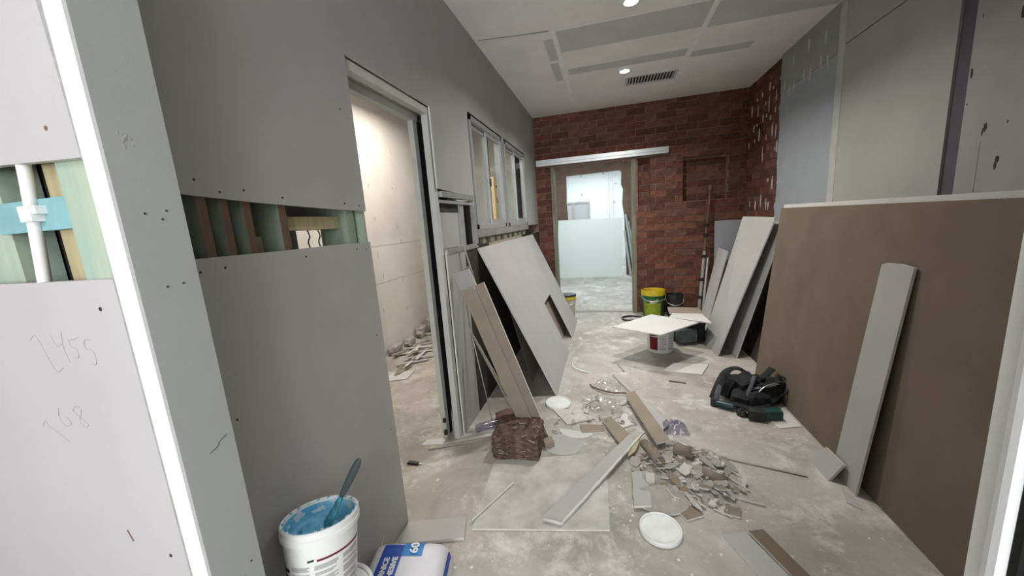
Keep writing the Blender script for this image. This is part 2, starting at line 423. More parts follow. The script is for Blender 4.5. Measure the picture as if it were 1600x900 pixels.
# ---- pocket-door opening in the left wall
door_1 = struct(boxes('door_1', [(-0.982, -0.944, 1.318, 2.035, 1.970, 2.006)], 'trim_white'))
door_1['label'] = 'unfinished cavity sliding door frame'
box('head_slot', -1.03, -0.982, 1.318, 2.2, 1.985, 2.006, 'steel_dull', door_1)
box('head_trim', -1.069, -1.03, 1.318, 2.035, 1.95, 2.006, 'trim_white', door_1)
box('split_jamb', -0.980, -0.945, 1.985, 2.028, 0.0, 1.970, 'trim_white', door_1)
box('split_jamb', -1.066, -1.034, 1.985, 2.028, 0.0, 1.95, 'trim_white', door_1)
box('pocket_lining', -0.980, -0.976, 2.03, 2.22, 0.0, 1.955, 'black_void', door_1)
box('pocket_lining', -1.040, -1.0345, 2.03, 2.22, 0.0, 1.955, 'black_void', door_1)
box('pocket_end', -1.034, -0.980, 2.20, 2.215, 0.0, 1.955, 'black_void', door_1)
box('near_jamb', -1.066, -0.944, 1.311, 1.3175, 0.0, 2.006, 'trim_white', door_1)
box('floor_guide', -1.045, -1.03, 1.968, 1.984, 0.115, 0.14, 'black_plastic', door_1)
box('floor_guide', -1.045, -1.028, 1.966, 1.984, 0.03, 0.06, 'black_plastic', door_1)
slab('guide_plate', [(-1.0, 2.0, 0.0), (-0.99, 2.0, 0.0), (-0.99, 2.0, 0.12), (-0.995, 2.0, 0.2)], (0, 0.004, 0), 'steel', door_1)

# ---- framed hole beyond the door
tr = struct(boxes('trim_1', [(-0.955, -0.925, 2.04, 2.60, 1.525, 1.56), (-0.96, -0.925, 2.575, 2.605, 1.20, 1.525), (-0.96, -0.925, 2.04, 2.60, 1.185, 1.215)], 'steel_dull'))
box('cross_rail', -0.972, -0.94, 2.04, 2.57, 1.492, 1.510, 'aluminium', tr)
box('loose_stud', -0.982, -0.950, 2.36, 2.42, 1.216, 1.492, 'aluminium', tr)
box('recess_panel', -0.974, -0.968, 2.04, 2.36, 1.216, 1.44, 'pale_paper', tr)
box('recess_head', -0.974, -0.966, 2.04, 2.36, 1.44, 1.491, 'shade_brown', tr)
box('recess_back', -1.068, -1.05, 2.23, 2.60, 1.2, 1.525, 'shade_brown', tr)  # recess pieces carry their shade as dark colour
box('recess_side', -1.068, -0.962, 2.602, 2.622, 1.2, 1.525, 'shade_brown', tr)
tube('bracket', [(-0.95, 2.06, 1.235), (-0.95, 2.2, 1.225), (-0.95, 2.36, 1.218)], 0.004, 'steel_dull', tr, 6)
box('knob', -0.995, -0.97, 2.44, 2.47, 1.36, 1.385, 'black_plastic', tr)

# ---- windows in the left wall
def window(name, y0, y1, label):
    z0, z1 = 1.315, 2.125
    fr = struct(boxes(name, [(-0.978, -0.927, y0, y1, z1 - 0.03, z1), (-0.978, -0.927, y0, y1, z0, z0 + 0.035), (-0.978, -0.927, y0, y0 + 0.028, z0, z1), (-0.978, -0.927, y1 - 0.03, y1, z0, z1)], 'aluminium'))
    fr['label'] = label
    ym = (y0 + y1) / 2
    for a, b, x in ((y0 + 0.028, ym + 0.015, -0.966), (ym - 0.015, y1 - 0.03, -0.946)):
        s = boxes('sash', [(x - 0.008, x + 0.008, a, b, z1 - 0.065, z1 - 0.031), (x - 0.008, x + 0.008, a, b, z0 + 0.036, z0 + 0.075),
                           (x - 0.008, x + 0.008, a, a + 0.024, z0 + 0.075, z1 - 0.065), (x - 0.008, x + 0.008, b - 0.024, b, z0 + 0.075, z1 - 0.065)], 'aluminium', fr)
        box('pane', x - 0.003, x + 0.003, a + 0.024, b - 0.024, z0 + 0.075, z1 - 0.065, 'pane_glass', s)
        box('seal', x + 0.008, x + 0.0092, a + 0.020, a + 0.034, z0 + 0.075, z1 - 0.065, 'dark_rubber', s)
    box('shadow_gap', -0.9335, -0.929, y0 - 0.01, y1 + 0.01, z1 + 0.002, z1 + 0.016, 'black_void', fr)
    return fr
w1 = window('window_1', 2.635, 3.46, 'nearer aluminium sliding window with a latch')
window('window_2', 3.575, 4.455, 'farther aluminium sliding window')
box('latch', -0.938, -0.927, 3.04, 3.06, 1.66, 1.72, 'black_plastic', w1)
trw = struct(boxes('trim_2', [(-1.0, -0.93, 3.462, 3.573, 1.30, 2.14), (-1.0, -0.925, 2.61, 4.47, 1.255, 1.312)], 'steel_dull'))
boxes('packer', [(-0.99, -0.94, 2.75 + 0.21 * k, 2.83 + 0.21 * k + 0.03 * (k % 2), 1.20, 1.252) for k in range(8)], 'frame_timber', trw)

# ---- back brick wall and the brick return on the right
YB = 5.2
wall_back = struct(boxes('wall_back', [(-1.08, -0.72, YB + .006, YB + .20, 0, CE), (-0.72, 0.38, YB + .006, YB + .20, 2.06, CE),
    (0.38, 0.41, YB + .006, YB + .20, 0, CE), (0.41, 0.56, YB + .006, YB + .20, 0, 1.45), (0.41, 0.56, YB + .11, YB + .20, 1.45, 2.05), (0.41, 0.56, YB + .006, YB + .20, 2.05, CE),
    (0.56, 0.95, YB + .006, YB + .20, 0, CE), (0.95, 1.465, YB + .006, YB + .20, 0, 1.46), (0.95, 1.465, YB + .11, YB + .20, 1.46, 2.0), (0.95, 1.465, YB + .006, YB + .20, 2.0, CE),
    (1.465, 1.76, YB + .006, YB + .20, 0, CE)], 'mortar'))
wall_back['label'] = 'dark red brick wall with a doorway and a square niche'
BW, BH, MJ = 0.23, 0.076, 0.010
def clip(rect, holes):
    rs = [rect]
    for h in holes:
        out = []
        for (a, b, c, d) in rs:
            A, B, Cc, D = max(a, h[0]), min(b, h[1]), max(c, h[2]), min(d, h[3])
            if A >= B or Cc >= D: out.append((a, b, c, d)); continue
            if a < A: out.append((a, A, c, d))
            if B < b: out.append((B, b, c, d))
            if c < Cc: out.append((A, B, c, Cc))
            if D < d: out.append((A, B, D, d))
        rs = out
    return [r for r in rs if r[1] - r[0] > 0.03 and r[3] - r[2] > 0.03]
def bricks(parent, u0, u1, z0, z1, holes, place, phase=0.0):
    row = 0; z = z0
    while z < z1 - 0.03:
        u = u0 - (row % 2) * (BW + MJ) / 2 - phase
        while u < u1:
            for (a, b, c, d) in clip((max(u, u0), min(u + BW, u1), z, min(z + BH, z1)), holes):
                pr = random.uniform(0.0, 0.004)
                m = random.choices(['brick_a', 'brick_b', 'brick_c', 'brick_d'], [4, 3, 2, 2])[0]
                link('brick', boxv(*place(a, b, c, d, pr)), BF, m, parent)
            u += BW + MJ
        z += BH + MJ; row += 1
HB = [(-0.725, 0.39, -1, 2.062), (0.41, 0.56, 1.45, 2.05), (0.95, 1.465, 1.46, 2.0)]
bricks(wall_back, -0.928, 1.66, 0.0, CE, HB, lambda a, b, c, d, p: (a, b, YB - p, YB + 0.02, c, d))
bricks(wall_back, 0.955, 1.46, 1.465, 1.995, [], lambda a, b, c, d, p: (a, b, YB + 0.104 - p, YB + 0.12, c, d), 0.05)
bricks(wall_back, 0.415, 0.555, 1.455, 2.045, [], lambda a, b, c, d, p: (a, b, YB + 0.104 - p, YB + 0.12, c, d), 0.05)
XR = 1.66
wall_right_brick = struct(box('wall_right_brick', XR + .006, XR + .12, 4.27, 5.3, 0, CE, 'mortar'))
wall_right_brick['label'] = 'brick return wall with dabs of old plaster'
bricks(wall_right_brick, 4.27, 5.19, 0.0, CE, [], lambda a, b, c, d, p: (XR - p, XR + 0.02, a, b, c, d), 0.1)
def dab(parent, x, y, z, w, h, m='dab_white', sx=-1, t=0.006):
    n = 9; v = []; f = []
    for k in range(n):
        a = 2 * PI * k / n; rr = random.uniform(0.65, 1.15)
        v.append((x, y + w * rr * math.cos(a), z + h * rr * math.sin(a)))
    v2 = [(x + sx * t, y + (q[1] - y) * 0.75, z + (q[2] - z) * 0.8) for q in v]
    f = [tuple(range(n)), tuple(range(n, 2 * n))] + [(i, (i + 1) % n, n + (i + 1) % n, n + i) for i in range(n)]
    return link('plaster_dab', v + v2, f, m, parent)
for z, ys in [(2.52, (4.35, 4.5, 4.62, 4.78, 4.95)), (2.38, (4.42, 4.58, 4.7, 4.88, 5.05)), (2.24, (4.34, 4.46, 4.55, 4.66, 4.74, 4.9, 5.02)), (2.08, (4.38, 4.5, 4.62, 4.8, 4.98, 5.1)),
              (1.86, (4.34, 4.44, 4.7)), (1.58, (4.33, 4.42, 4.55)), (1.36, (4.36, 4.48, 4.58, 4.72, 4.85, 5.0))]:
    for y in ys: dab(wall_right_brick, XR - 0.003, y + random.uniform(-.03, .03), z + random.uniform(-.04, .04), random.choice((.006, .009, .013, .018)), random.choice((.02, .035, .05, .07, .085)))

# ---- right plastered wall
XP = 1.63
wall_right = struct(box('wall_right', XP + .012, XP + .15, 0.55, 4.285, 0, CE, 'purple_stripe'))
def rsheet(name, y0, y1, z0, z1, m, x=XP): return box(name, x, XP + 0.0125, y0, y1, z0, z1, m, wall_right)
shA = slab('blue_grey_sheet', [(XP, 3.36, 0), (XP, 4.28, 0), (XP, 4.275, 1.2), (XP, 4.25, 1.55), (XP, 4.28, 1.75), (XP, 4.262, 2.05), (XP, 4.285, 2.2), (XP, 4.27, 2.37), (XP, 3.36, 2.37)], (0.0125, 0, 0), ('bluegrey_paper', 'bluegrey_paper', 'gypsum'), wall_right)
rsheet('top_band', 3.36, 4.283, 2.373, CE, 'green_grey_paper')
rsheet('grey_sheet', 2.39, 3.30, 0, 2.397, 'wall_grey')
rsheet('grey_sheet', 2.39, 3.30, 2.404, CE, 'wall_grey')
rsheet('joint_plaster', 3.292, 3.372, 0, CE, 'wall_joint', XP - 0.002)
shC = rsheet('pale_sheet', 0.55, 2.302, 0, CE, 'wall_pale')
for y, z in [(4.2, 2.42), (4.1, 2.34), (4.02, 2.36), (3.85, 2.38), (3.75, 2.36), (3.6, 2.40), (3.5, 2.37), (4.05, 2.58), (3.8, 2.6), (3.55, 2.55)]:
    dab(wall_right, XP, y, z, 0.018, 0.06, t=0.002)
for y, z, w, h in [(2.185, 1.615, .009, .02), (2.195, 1.60, .005, .018), (2.11, 1.47, .010, .016), (2.115, 1.445, .007, .02), (2.095, 2.035, .010, .035), (2.288, 1.87, .007, .03), (2.29, 1.74, .004, .005), (2.09, 1.62, .004, .008), (2.27, 2.1, .003, .01)]:
    d = dab(shC, XP, y, z, w, h, 'stain', t=0.0006); d.name = 'stain'
box('scratch', XP - 0.001, XP + 0.001, 2.196, 2.200, 1.34, 1.56, 'grey_joint', shC)

# ---- wall the camera looks past on the left (front wall), with opening and the right jamb
YF = 0.44
wall_front = struct(boxes('wall_front', [(-3.0, -1.25, YF + .1, YF + .112, 0, CE), (-0.92, -0.795, YF + .092, YF + .1015, 0, CE), (0.56, 3.0, YF + .01, YF + .1, 0, CE)], 'grey_paper'))
wall_front['label'] = 'stud wall around the opening the photo looks through'
fs1 = slab('lower_sheet', [(-3.0, YF, 0), (-0.837, YF, 0), (-0.835, YF, 0.6), (-0.833, YF, 1.301), (-1.06, YF, 1.300), (-3.0, YF, 1.302)], (0, 0.013, 0), ('pink_paper', 'brown_paper', 'gypsum'), wall_front)
fs2 = slab('upper_sheet', [(-3.0, YF, 1.522), (-1.06, YF, 1.514), (-0.829, YF, 1.504), (-0.84, YF, 2.0), (-0.852, YF, CE), (-3.0, YF, CE)], (0, 0.013, 0), ('pink_paper', 'brown_paper', 'gypsum'), wall_front)
slab('joint_edge', [(-0.836, YF - .0008, 0), (-0.8262, YF - .0008, 0), (-0.8262, YF - .0008, 1.31), (-0.834, YF - .0008, 1.31)], (0, 0.02, 0), 'grey_joint', wall_front)
slab('joint_edge', [(-0.832, YF - .0008, 1.50), (-0.8262, YF - .0008, 1.50), (-0.8262, YF - .0008, CE), (-0.858, YF - .0008, CE), (-0.842, YF - .0008, 2.0), (-0.843, YF - .0008, 1.8), (-0.836, YF - .0008, 1.65)], (0, 0.02, 0), 'grey_joint', wall_front)
box('corner_bead', -0.8265, -0.7832, YF - 0.002, YF + 0.003, 0, CE, 'white_bead', wall_front)
rev = box('reveal_sheet', -0.7955, -0.7825, YF + 0.0031, YF + 0.102, 0, CE, 'reveal_paper', wall_front)
for y, z in [(.486, 1.278), (.513, 1.28), (.478, 1.41), (.503, 1.40), (.512, 1.415), (.5, 0.63), (.52, 0.65)]:
    screw(-0.7825, y, z, 'X', rev, 0.0022)
for k in range(9):
    d = dab(rev, -0.7825, 0.468 + random.uniform(-.006, .02), 1.535 + random.uniform(-.016, .016), random.uniform(.001, .003), random.uniform(.002, .005), 'grey_joint', 1, .0004); d.name = 'scuff'
tube('crack', smoothpath([(-0.7822, .49, .935), (-0.7822, .505, .94), (-0.7822, .512, .948), (-0.7822, .528, .955)]), 0.0006, 'screw_dark', rev, 5)
for x, z, m in [(-0.898, 1.558, 'rust'), (-0.887, 1.248, 'screw_dark'), (-0.879, 0.728, 'screw_dark')]:
    screw(x, YF, z, 'Y', fs1 if z < 1.3 else fs2, 0.0045, m)
# pencilled figures on the lower sheet (flat marks): 2455 / 768
def pencil(strokes):
    for st in strokes:
        tube('pencil_mark', smoothpath([(x, YF - 0.0003, z) for x, z in st], 4), 0.0007, 'pencil', fs1, 5)
def px(u, v):   # sheet coordinates of the two scribbles
    return (-1.116 + 0.184 * u, 1.176 + v)
pencil([[px(0, .010), px(.10, .020), px(.16, .002), px(.22, -.030), px(.30, -.055), px(.42, -.045)],
        [px(.36, .022), px(.42, .0), px(.52, .004)], [px(.55, .028), px(.52, -.008), px(.56, -.034)],
        [px(.72, .012), px(.64, .012), px(.64, .0), px(.72, -.006), px(.72, -.022), px(.63, -.024)],
        [px(.72, .014), px(.80, .018)],
        [px(.98, .012), px(.88, .012), px(.87, -.004), px(.97, -.010), px(.96, -.034), px(.88, -.036)]])
def px2(u, v): return (-1.165 + 0.15 * u, 0.99 + v)
pencil([[px2(0, .004), px2(.10, .018), px2(.16, .006), px2(.36, -.012), px2(.5, -.026)],
        [px2(.48, .052), px2(.44, .030), px2(.52, .012), px2(.66, .018), px2(.60, .032)],
        [px2(.86, .060), px2(.78, .048), px2(.92, .030), px2(1.0, .020), px2(.92, .014), px2(.86, .030), px2(.95, .052), px2(.86, .060)]])
tube('pencil_mark', [(-0.99, YF - .0003, 0.77), (-0.98, YF - .0003, 0.745)], 0.0015, 'rust', fs1, 5)
# frame seen in the gap of that wall
g = wall_front
box('stud', -0.93, -0.842, YF + .014, YF + .085, 0, CE, 'green_timber_pale', g)
box('stud', -1.0, -0.935, YF + .03, YF + .09, 0, CE, 'yellow_timber', g)
box('stud', -1.25, -1.145, YF + .03, YF + .09, 0, CE, 'green_timber_pale', g)
box('noggin', -1.145, -0.931, YF + .016, YF + .0295, 1.395, 1.452, 'blue_timber', g)
box('rear_board', -1.26, -0.94, YF + .095, YF + .102, 0.0, CE, 'black_fabric', g)
cd = tube('conduit', smoothpath([(-1.005, YF + .012, 1.62), (-1.008, YF + .012, 1.52), (-1.018, YF + .011, 1.44), (-1.035, YF + .012, 1.36), (-1.06, YF + .014, 1.25)]), 0.0095, 'conduit', g, 14)
boxes('saddle_clip', [(-1.04, -0.99, YF + .002, YF + .02, 1.425, 1.44), (-1.034, -1.0, YF - .001, YF + .02, 1.412, 1.44)], 'conduit', g)

jamb_pts = [(0.452, 0.542), (0.452, 0.522), (0.4475, 0.519), (0.446, 0.511), (0.4475, 0.503), (0.453, 0.500), (0.478, 0.4995), (0.478, 0.489), (0.462, 0.4885), (0.462, 0.43), (0.56, 0.43), (0.56, 0.542)]
trj = struct(slab('trim_3', [(x, y, 0) for x, y in jamb_pts], (0, 0, CE), 'white_bead')); trj['label'] = 'white metal jamb beside the opening'
box('seal', 0.4555, 0.478, 0.4895, 0.4992, 0, 2.2, 'black_void', trj)
box('striker_line', 0.4552, 0.4556, 0.4895, 0.4992, 1.05, 1.052, 'steel', trj)

# ---- room behind the camera, side room, far rooms (plain shells)
struct(boxes('wall_rear', [(-3.0, -0.68, -3.0, -2.9, 0, CE), (1.38, 3.0, -3.0, -2.9, 0, CE), (-0.68, 1.38, -3.0, -2.9, 0, 0.77), (-0.68, 1.38, -3.0, -2.9, 2.33, CE)], 'side_wall'))
struct(boxes('added_window', [(-0.68, -0.64, -2.98, -2.88, 0.77, 2.33), (1.34, 1.38, -2.98, -2.88, 0.77, 2.33), (-0.64, 1.34, -2.98, -2.88, 0.77, 0.81), (-0.64, 1.34, -2.98, -2.88, 2.29, 2.33), (0.33, 0.37, -2.98, -2.88, 0.81, 2.29)], 'aluminium'))  # unseen window frame, added around the rear daylight lamp
struct(box('wall_rear_left', -3.1, -3.0, -3.0, 0.55, 0, CE, 'side_wall'))
struct(box('wall_rear_right', 2.9, 3.0, -3.0, 0.55, 0, CE, 'side_wall'))
wall_side = struct(box('wall_side', -2.47, -2.37, 0.5, 5.6, 0, CE, 'side_wall'))
struct(box('wall_side_end', -2.4, -1.08, 5.3, 5.4, 0, CE, 'side_wall'))
for yy in (2.55, 3.0, 3.45, 3.9):
    for zz in (0.45, 0.85, 1.15, 1.45, 1.85, 2.2):
        d = dab(wall_side, -2.37, yy + random.uniform(-.05, .05), zz + random.uniform(-.08, .08), 0.007, random.uniform(.02, .05), 'grey_joint', 1, .0008); d.name = 'filled_nail_mark'
box('sheet_joint', -2.3705, -2.369, 2.2, 5.0, 1.198, 1.202, 'grey_joint', wall_side)
box('sheet_joint', -2.3705, -2.369, 2.2, 5.0, 0.80, 0.803, 'grey_joint', wall_side)
# middle room beyond the doorway
struct(box('wall_far_left', -2.6, -2.5, 5.3, 8.7, 0, 2.9, 'bright_wall'))
struct(box('wall_far_right', 2.4, 2.5, 5.3, 8.7, 0, 2.9, 'bright_wall'))
wall_far = struct(slab('wall_far', [(-2.5, 8.62, 0), (-0.84, 8.62, 0), (-0.83, 8.62, 1.2), (-0.86, 8.62, 1.7), (-0.842, 8.62, 2.28), (0.30, 8.62, 2.30), (0.34, 8.62, 2.26), (0.33, 8.62, 2.0), (0.37, 8.62, 1.9), (0.35, 8.62, 1.6), (0.39, 8.62, 1.3), (0.42, 8.62, 0), (2.5, 8.62, 0), (2.5, 8.62, 2.9), (-2.5, 8.62, 2.9)], (0, 0.11, 0), ('far_brown', 'mortar', 'bright_wall')))
wall_far['label'] = 'brown wall with a ragged opening seen through the doorway'
struct(box('wall_end', -2.6, 2.6, 12.0, 12.1, 0, 2.9, 'bright_wall'))
wall_end = bpy.data.objects['wall_end']
struct(box('wall_end_left', -2.6, -2.5, 8.73, 12.0, 0, 2.9, 'bright_wall'))
struct(box('wall_end_right', 2.5, 2.6, 8.73, 12.0, 0, 2.9, 'bright_wall'))
for x, z in [(-0.72, 2.62), (-0.05, 2.62), (-0.72, 2.05), (0.25, 1.75), (-0.4, 2.8), (0.3, 2.3)]:
    lathe('cornice_dab', [(0.0, 0.0), (0.03, 0.0), (0.03, 0.006)], (x, 11.99, z), 'print_grey', wall_end, 10).rotation_euler = (PI / 2, 0, 0)
for x in (0.10, 0.22):
    box('chalk_line', x, x + 0.012, 11.997, 12.001, 0.2, 2.8, 'pink_paper', wall_end)
w3 = struct(boxes('window_3', [(-1.25, -0.48, 11.96, 12.0, 1.78, 1.84), (-1.25, -0.48, 11.96, 12.0, 1.10, 1.15), (-0.54, -0.48, 11.96, 12.0, 1.15, 1.78), (-1.02, -0.96, 11.96, 12.0, 1.15, 1.78), (-1.25, -1.2, 11.96, 12.0, 1.15, 1.78)], 'steel_dull'))
box('pane', -1.2, -0.54, 11.985, 11.999, 1.15, 1.78, 'print_grey', w3)

# ---- doorway frame in the back wall
df = struct(boxes('door_2', [(-0.722, -0.672, YB - .02, YB + .09, 0, 2.055)], 'frame_timber')); df['label'] = 'raw timber door frame in the brick wall'
box('post', 0.33, 0.382, YB - .02, YB + .09, 0, 2.055, 'frame_timber', df)
box('threshold', -0.67, 0.33, YB + .02, YB + .12, 0.0, 0.012, 'chip_grey', df)

# ================================================================== THINGS
trk = empty('door_track', (-0.05, 5.15, 2.07), 'long bright metal sliding door track fixed above the brick doorway', 'track')
boxes('channel', [(-0.905, 0.772, YB - .075, YB - .022, 2.122, 2.145), (-0.905, 0.772, YB - .075, YB - .068, 2.068, 2.122), (-0.905, 0.772, YB - .03, YB - .022, 2.068, 2.122)], 'steel', trk)
box('lip', -0.905, 0.772, YB - .079, YB - .0755, 2.095, 2.10, 'steel_dull', trk)

def downlight(x, y, label):
    o = empty('downlight', (x, y, CE), label, 'downlight', 'ceiling downlights')
    lathe('bezel', [(0.045, -0.002), (0.06, -0.002), (0.062, -0.008), (0.045, -0.010), (0.045, -0.002)], (x, y, CE), 'white_plastic', o, 28)
    lathe('lens', [(0.0, -0.004), (0.0455, -0.004), (0.0455, -0.001), (0.0, -0.001)], (x, y, CE), 'lamp_on', o, 24)
    d = bpy.data.lights.new('downlight_beam', 'AREA'); d.shape = 'DISK'; d.size = 0.09; d.energy = LIGHTS['down']; d.color = (1, 0.96, 0.9); d.spread = math.radians(140)
    l = bpy.data.objects.new('downlight_beam', d); COL.objects.link(l); l.location = (0, 0, -0.012); l.parent = o
    return o
downlight(0.188, 2.80, 'glowing round downlight nearest the viewer in the ceiling')
downlight(0.205, 4.01, 'glowing round downlight beside the ceiling vent')

v = empty('ceiling_vent', (0.48, 4.3, CE), 'square slatted air vent set in the ceiling near the brick wall', 'vent')
boxes('frame', [(0.225, 0.72, 4.18, 4.205, CE - .012, CE), (0.225, 0.72, 4.425, 4.45, CE - .012, CE), (0.225, 0.25, 4.205, 4.425, CE - .012, CE), (0.695, 0.72, 4.205, 4.425, CE - .012, CE)], 'ceiling_grey', v)
box('backing', 0.25, 0.695, 4.205, 4.425, CE - 0.003, CE - 0.001, 'black_void', v)
for k in range(15):
    x = 0.262 + k * 0.0295
    slab('slat', [(x, 4.205, CE - .011), (x + .010, 4.205, CE - .004), (x + .010, 4.425, CE - .004), (x, 4.425, CE - .011)], (0.004, 0, -0.001), 'ceiling_grey', v)

PB = ('pale_paper', 'tan_paper', 'gypsum')
GB = ('grey_paper', 'tan_paper', 'gypsum')
BB = ('brown_paper', 'pale_paper', 'gypsum')
TB = ('tan_paper', 'pale_paper', 'gypsum')
WBm = ('white_paper', 'tan_paper', 'gypsum')

# ---- big notched board leaning on the left wall
def onboard(y, s): return (-0.40 - 0.52 * s, y, 1.18 * s)
out = [onboard(2.64, 0), onboard(3.62, 0.0), onboard(3.60, 0.44), onboard(4.05, 0.445), onboard(4.06, 0.0), onboard(4.73, 0.0), onboard(4.68, 1.0), onboard(2.57, 1.0)]
tag(slab('plasterboard_sheet', out, Vector((-0.915, 0, -0.403)) * 0.011, PB), 'large grey plasterboard sheet with a cut notch leaning below the windows', 'plasterboard')
tag(lean('plasterboard_sheet', (-0.50, 3.2, 0), (-0.50, 4.6, 0), (-0.912, 4.6, 1.06), (-0.912, 3.2, 1.06), 0.01, ('tan_paper', 'tan_paper', 'brown_paper')), 'brown-backed board seen through the notch of the big leaning sheet', 'plasterboard')
tag(lean('plasterboard_sheet', (-0.64, 2.85, 0), (-0.64, 4.05, 0), (-0.927, 4.05, 1.207), (-0.927, 2.85, 1.200), 0.002, ('tan_paper',) * 3), 'narrow tan board peeking above the big notched sheet', 'plasterboard')

# ---- stack of narrow strips leaning at the wall, in front of the door pocket
def strip(a, b, w, t, mats, label, cat='plasterboard', group=None, wdir=(0, 1, 0)):
    """strip from foot a to head b; w runs along wdir"""
    a, b = Vector(a), Vector(b); wd = Vector(wdir)
    return tag(lean('board_strip', a, a + wd * w, b + wd * w, b, t, mats), label, cat, group)
tag(lean('board_strip', (-0.525, 2.15, 0.0), (-0.42, 2.15, 0.0), (-0.815, 2.072, 1.09), (-0.922, 2.072, 1.060), 0.010, ('grey_paper', 'tan_paper', 'gypsum')), 'grey plasterboard strip, rearmost of the leaning strips by the door pocket', 'plasterboard')
tag(lean('board_strip', (-0.535, 2.062, 0.0), (-0.440, 2.062, 0.0), (-0.782, 2.042, 0.985), (-0.862, 2.042, 0.958), 0.010, TB), 'tan strip leaning foremost by the door pocket, left of its pair', 'plasterboard')
tag(lean('board_strip', (-0.462, 2.085, 0.0), (-0.380, 2.075, 0.0), (-0.722, 2.058, 1.008), (-0.800, 2.060, 0.980), 0.010, TB), 'tan strip leaning by the door pocket, right of its pair', 'plasterboard')
tag(lean('board_strip', (-0.56, 2.20, 0.0), (-0.50, 2.22, 0.0), (-0.885, 2.26, 1.09), (-0.915, 2.25, 1.07), 0.010, TB), 'slim tan strip leaning in shadow behind the pair', 'plasterboard')
tag(tube('metal_angle', [(-0.56, 2.19, 0.0), (-0.86, 2.09, 0.72)], 0.005, 'steel', None, 4, 0.009), 'thin bright metal angle leaning under the tan strips', 'metal angle')
tag(tube('metal_angle', [(-0.60, 2.21, 0.0), (-0.85, 2.15, 0.62)], 0.006, 'tan_paper', None, 4, 0.012), 'thin dull rod leaning under the tan strips', 'rod')
tag(tube('thin_rod', [(-0.80, 2.22, 0.0), (-0.88, 2.20, 0.60)], 0.0035, 'steel', None, 6), 'thin upright rod in the shadow beside the door pocket', 'rod')
tag(tube('thin_batten', [(-0.78, 2.42, 0.4), (-0.90, 2.24, 1.22)], 0.006, 'chip_grey', None, 4, 0.010), 'slim batten slanting from the framed hole to the leaning strips', 'batten')

# ---- brown insulation block
ins = empty('insulation_batt', (-0.545, 1.95, 0), 'block of dark brown fibrous insulation batts on the floor', 'insulation')
def fib_layer(name, z0, z1, seed):
    from mathutils import noise
    nx, ny = 18, 14; vv, ff = [], []
    X0, X1, Y0, Y1 = -0.675, -0.400, 1.825, 2.035
    ring = []
    per = [(X0 + (X1 - X0) * i / nx, Y0) for i in range(nx)] + [(X1, Y0 + (Y1 - Y0) * i / ny) for i in range(ny)] + [(X1 - (X1 - X0) * i / nx, Y1) for i in range(nx)] + [(X0, Y1 - (Y1 - Y0) * i / ny) for i in range(ny)]
    zs = [z0, z0 + (z1 - z0) * .35, z0 + (z1 - z0) * .7, z1]
    cx, cy = (X0 + X1) / 2, (Y0 + Y1) / 2
    for j, z in enumerate(zs):
        for (x, y) in per:
            k = 1 + 0.05 * noise.noise(Vector((x * 30, y * 30, z * 60 + seed))) - (0.03 if j in (0, 3) else 0)
            vv.append((cx + (x - cx) * k, cy + (y - cy) * k, z + (0.006 * noise.noise(Vector((x * 25, y * 25, seed))) if j else 0)))
    n = len(per)
    for j in range(3):
        for i in range(n): ff.append((j * n + i, j * n + (i + 1) % n, (j + 1) * n + (i + 1) % n, (j + 1) * n + i))
    ff.append(tuple(range(n)))
    # fuzzy top: rings to the centre
    base = 3 * n
    prev = base
    for q in (0.75, 0.45, 0.15):
        st = len(vv)
        for (x, y) in per:
            xx, yy = cx + (x - cx) * q, cy + (y - cy) * q
            vv.append((xx, yy, z1 + 0.010 * noise.noise(Vector((xx * 28, yy * 28, seed)))))
        for i in range(n): ff.append((prev + i, prev + (i + 1) % n, st + (i + 1) % n, st + i))
        prev = st
    ff.append(tuple(prev + i for i in range(n)))
    return link(name, vv, ff, 'batt_brown', ins, None, True)
for k in range(4): fib_layer('batt_layer', 0.0 + k * 0.036, 0.040 + k * 0.036, k * 7.3)
for k in range(70):   # loose fibres
    x, y = random.uniform(-.67, -.41), random.uniform(1.82, 2.0); z = random.uniform(.02, .145)
    if k % 2: y = 1.818
    else: z = 0.151
    dx, dy, dz = random.uniform(-.035, .035), random.uniform(-.012, .004) if k % 2 else random.uniform(-.03, .03), random.uniform(-.012, .012)
    tube('fibre', [(x, y, z), (x + dx * .5, y + dy, z + dz * .3 + .004), (x + dx, y + dy * .5, z + dz)], 0.0008, 'tan_paper' if k % 3 else 'gypsum', ins, 4)

# ---- right side: stack of big sheets, strip, offcut
tag(lean('plasterboard_sheet', (1.14, 0.80, 0), (1.14, 3.18, 0), (1.257, 3.18, 1.315), (1.257, 0.80, 1.315), 0.010, BB), 'huge brown-backed plasterboard sheet standing along the right wall', 'plasterboard')
tag(lean('plasterboard_sheet', (1.162, 0.82, 0), (1.162, 3.205, 0), (1.285, 3.205, 1.338), (1.285, 0.82, 1.338), 0.010, WBm), 'pale sheet whose top edge shows just above the huge brown sheet', 'plasterboard')
tag(lean('plasterboard_sheet', (1.235, 1.30, 0), (1.235, 4.2, 0), (1.618, 4.2, 1.12), (1.618, 1.30, 1.12), 0.010, ('shade_brown', 'tan_paper', 'gypsum')), 'added sheet behind the huge brown sheet, face coloured dark as shade', 'plasterboard')  # added sheet, its dark face paints the shadow in the gap
st_pts = [(1.082, 1.815, 0), (1.085, 2.0, 0), (1.213, 2.025, 1.045), (1.214, 1.99, 1.056), (1.215, 1.92, 1.060), (1.216, 1.845, 1.052)]
tag(lean('board_strip', st_pts[0], st_pts[1], st_pts[2], st_pts[5], 0.011, PB, None, st_pts), 'pale grey plasterboard strip leaning on the huge brown sheet', 'plasterboard')
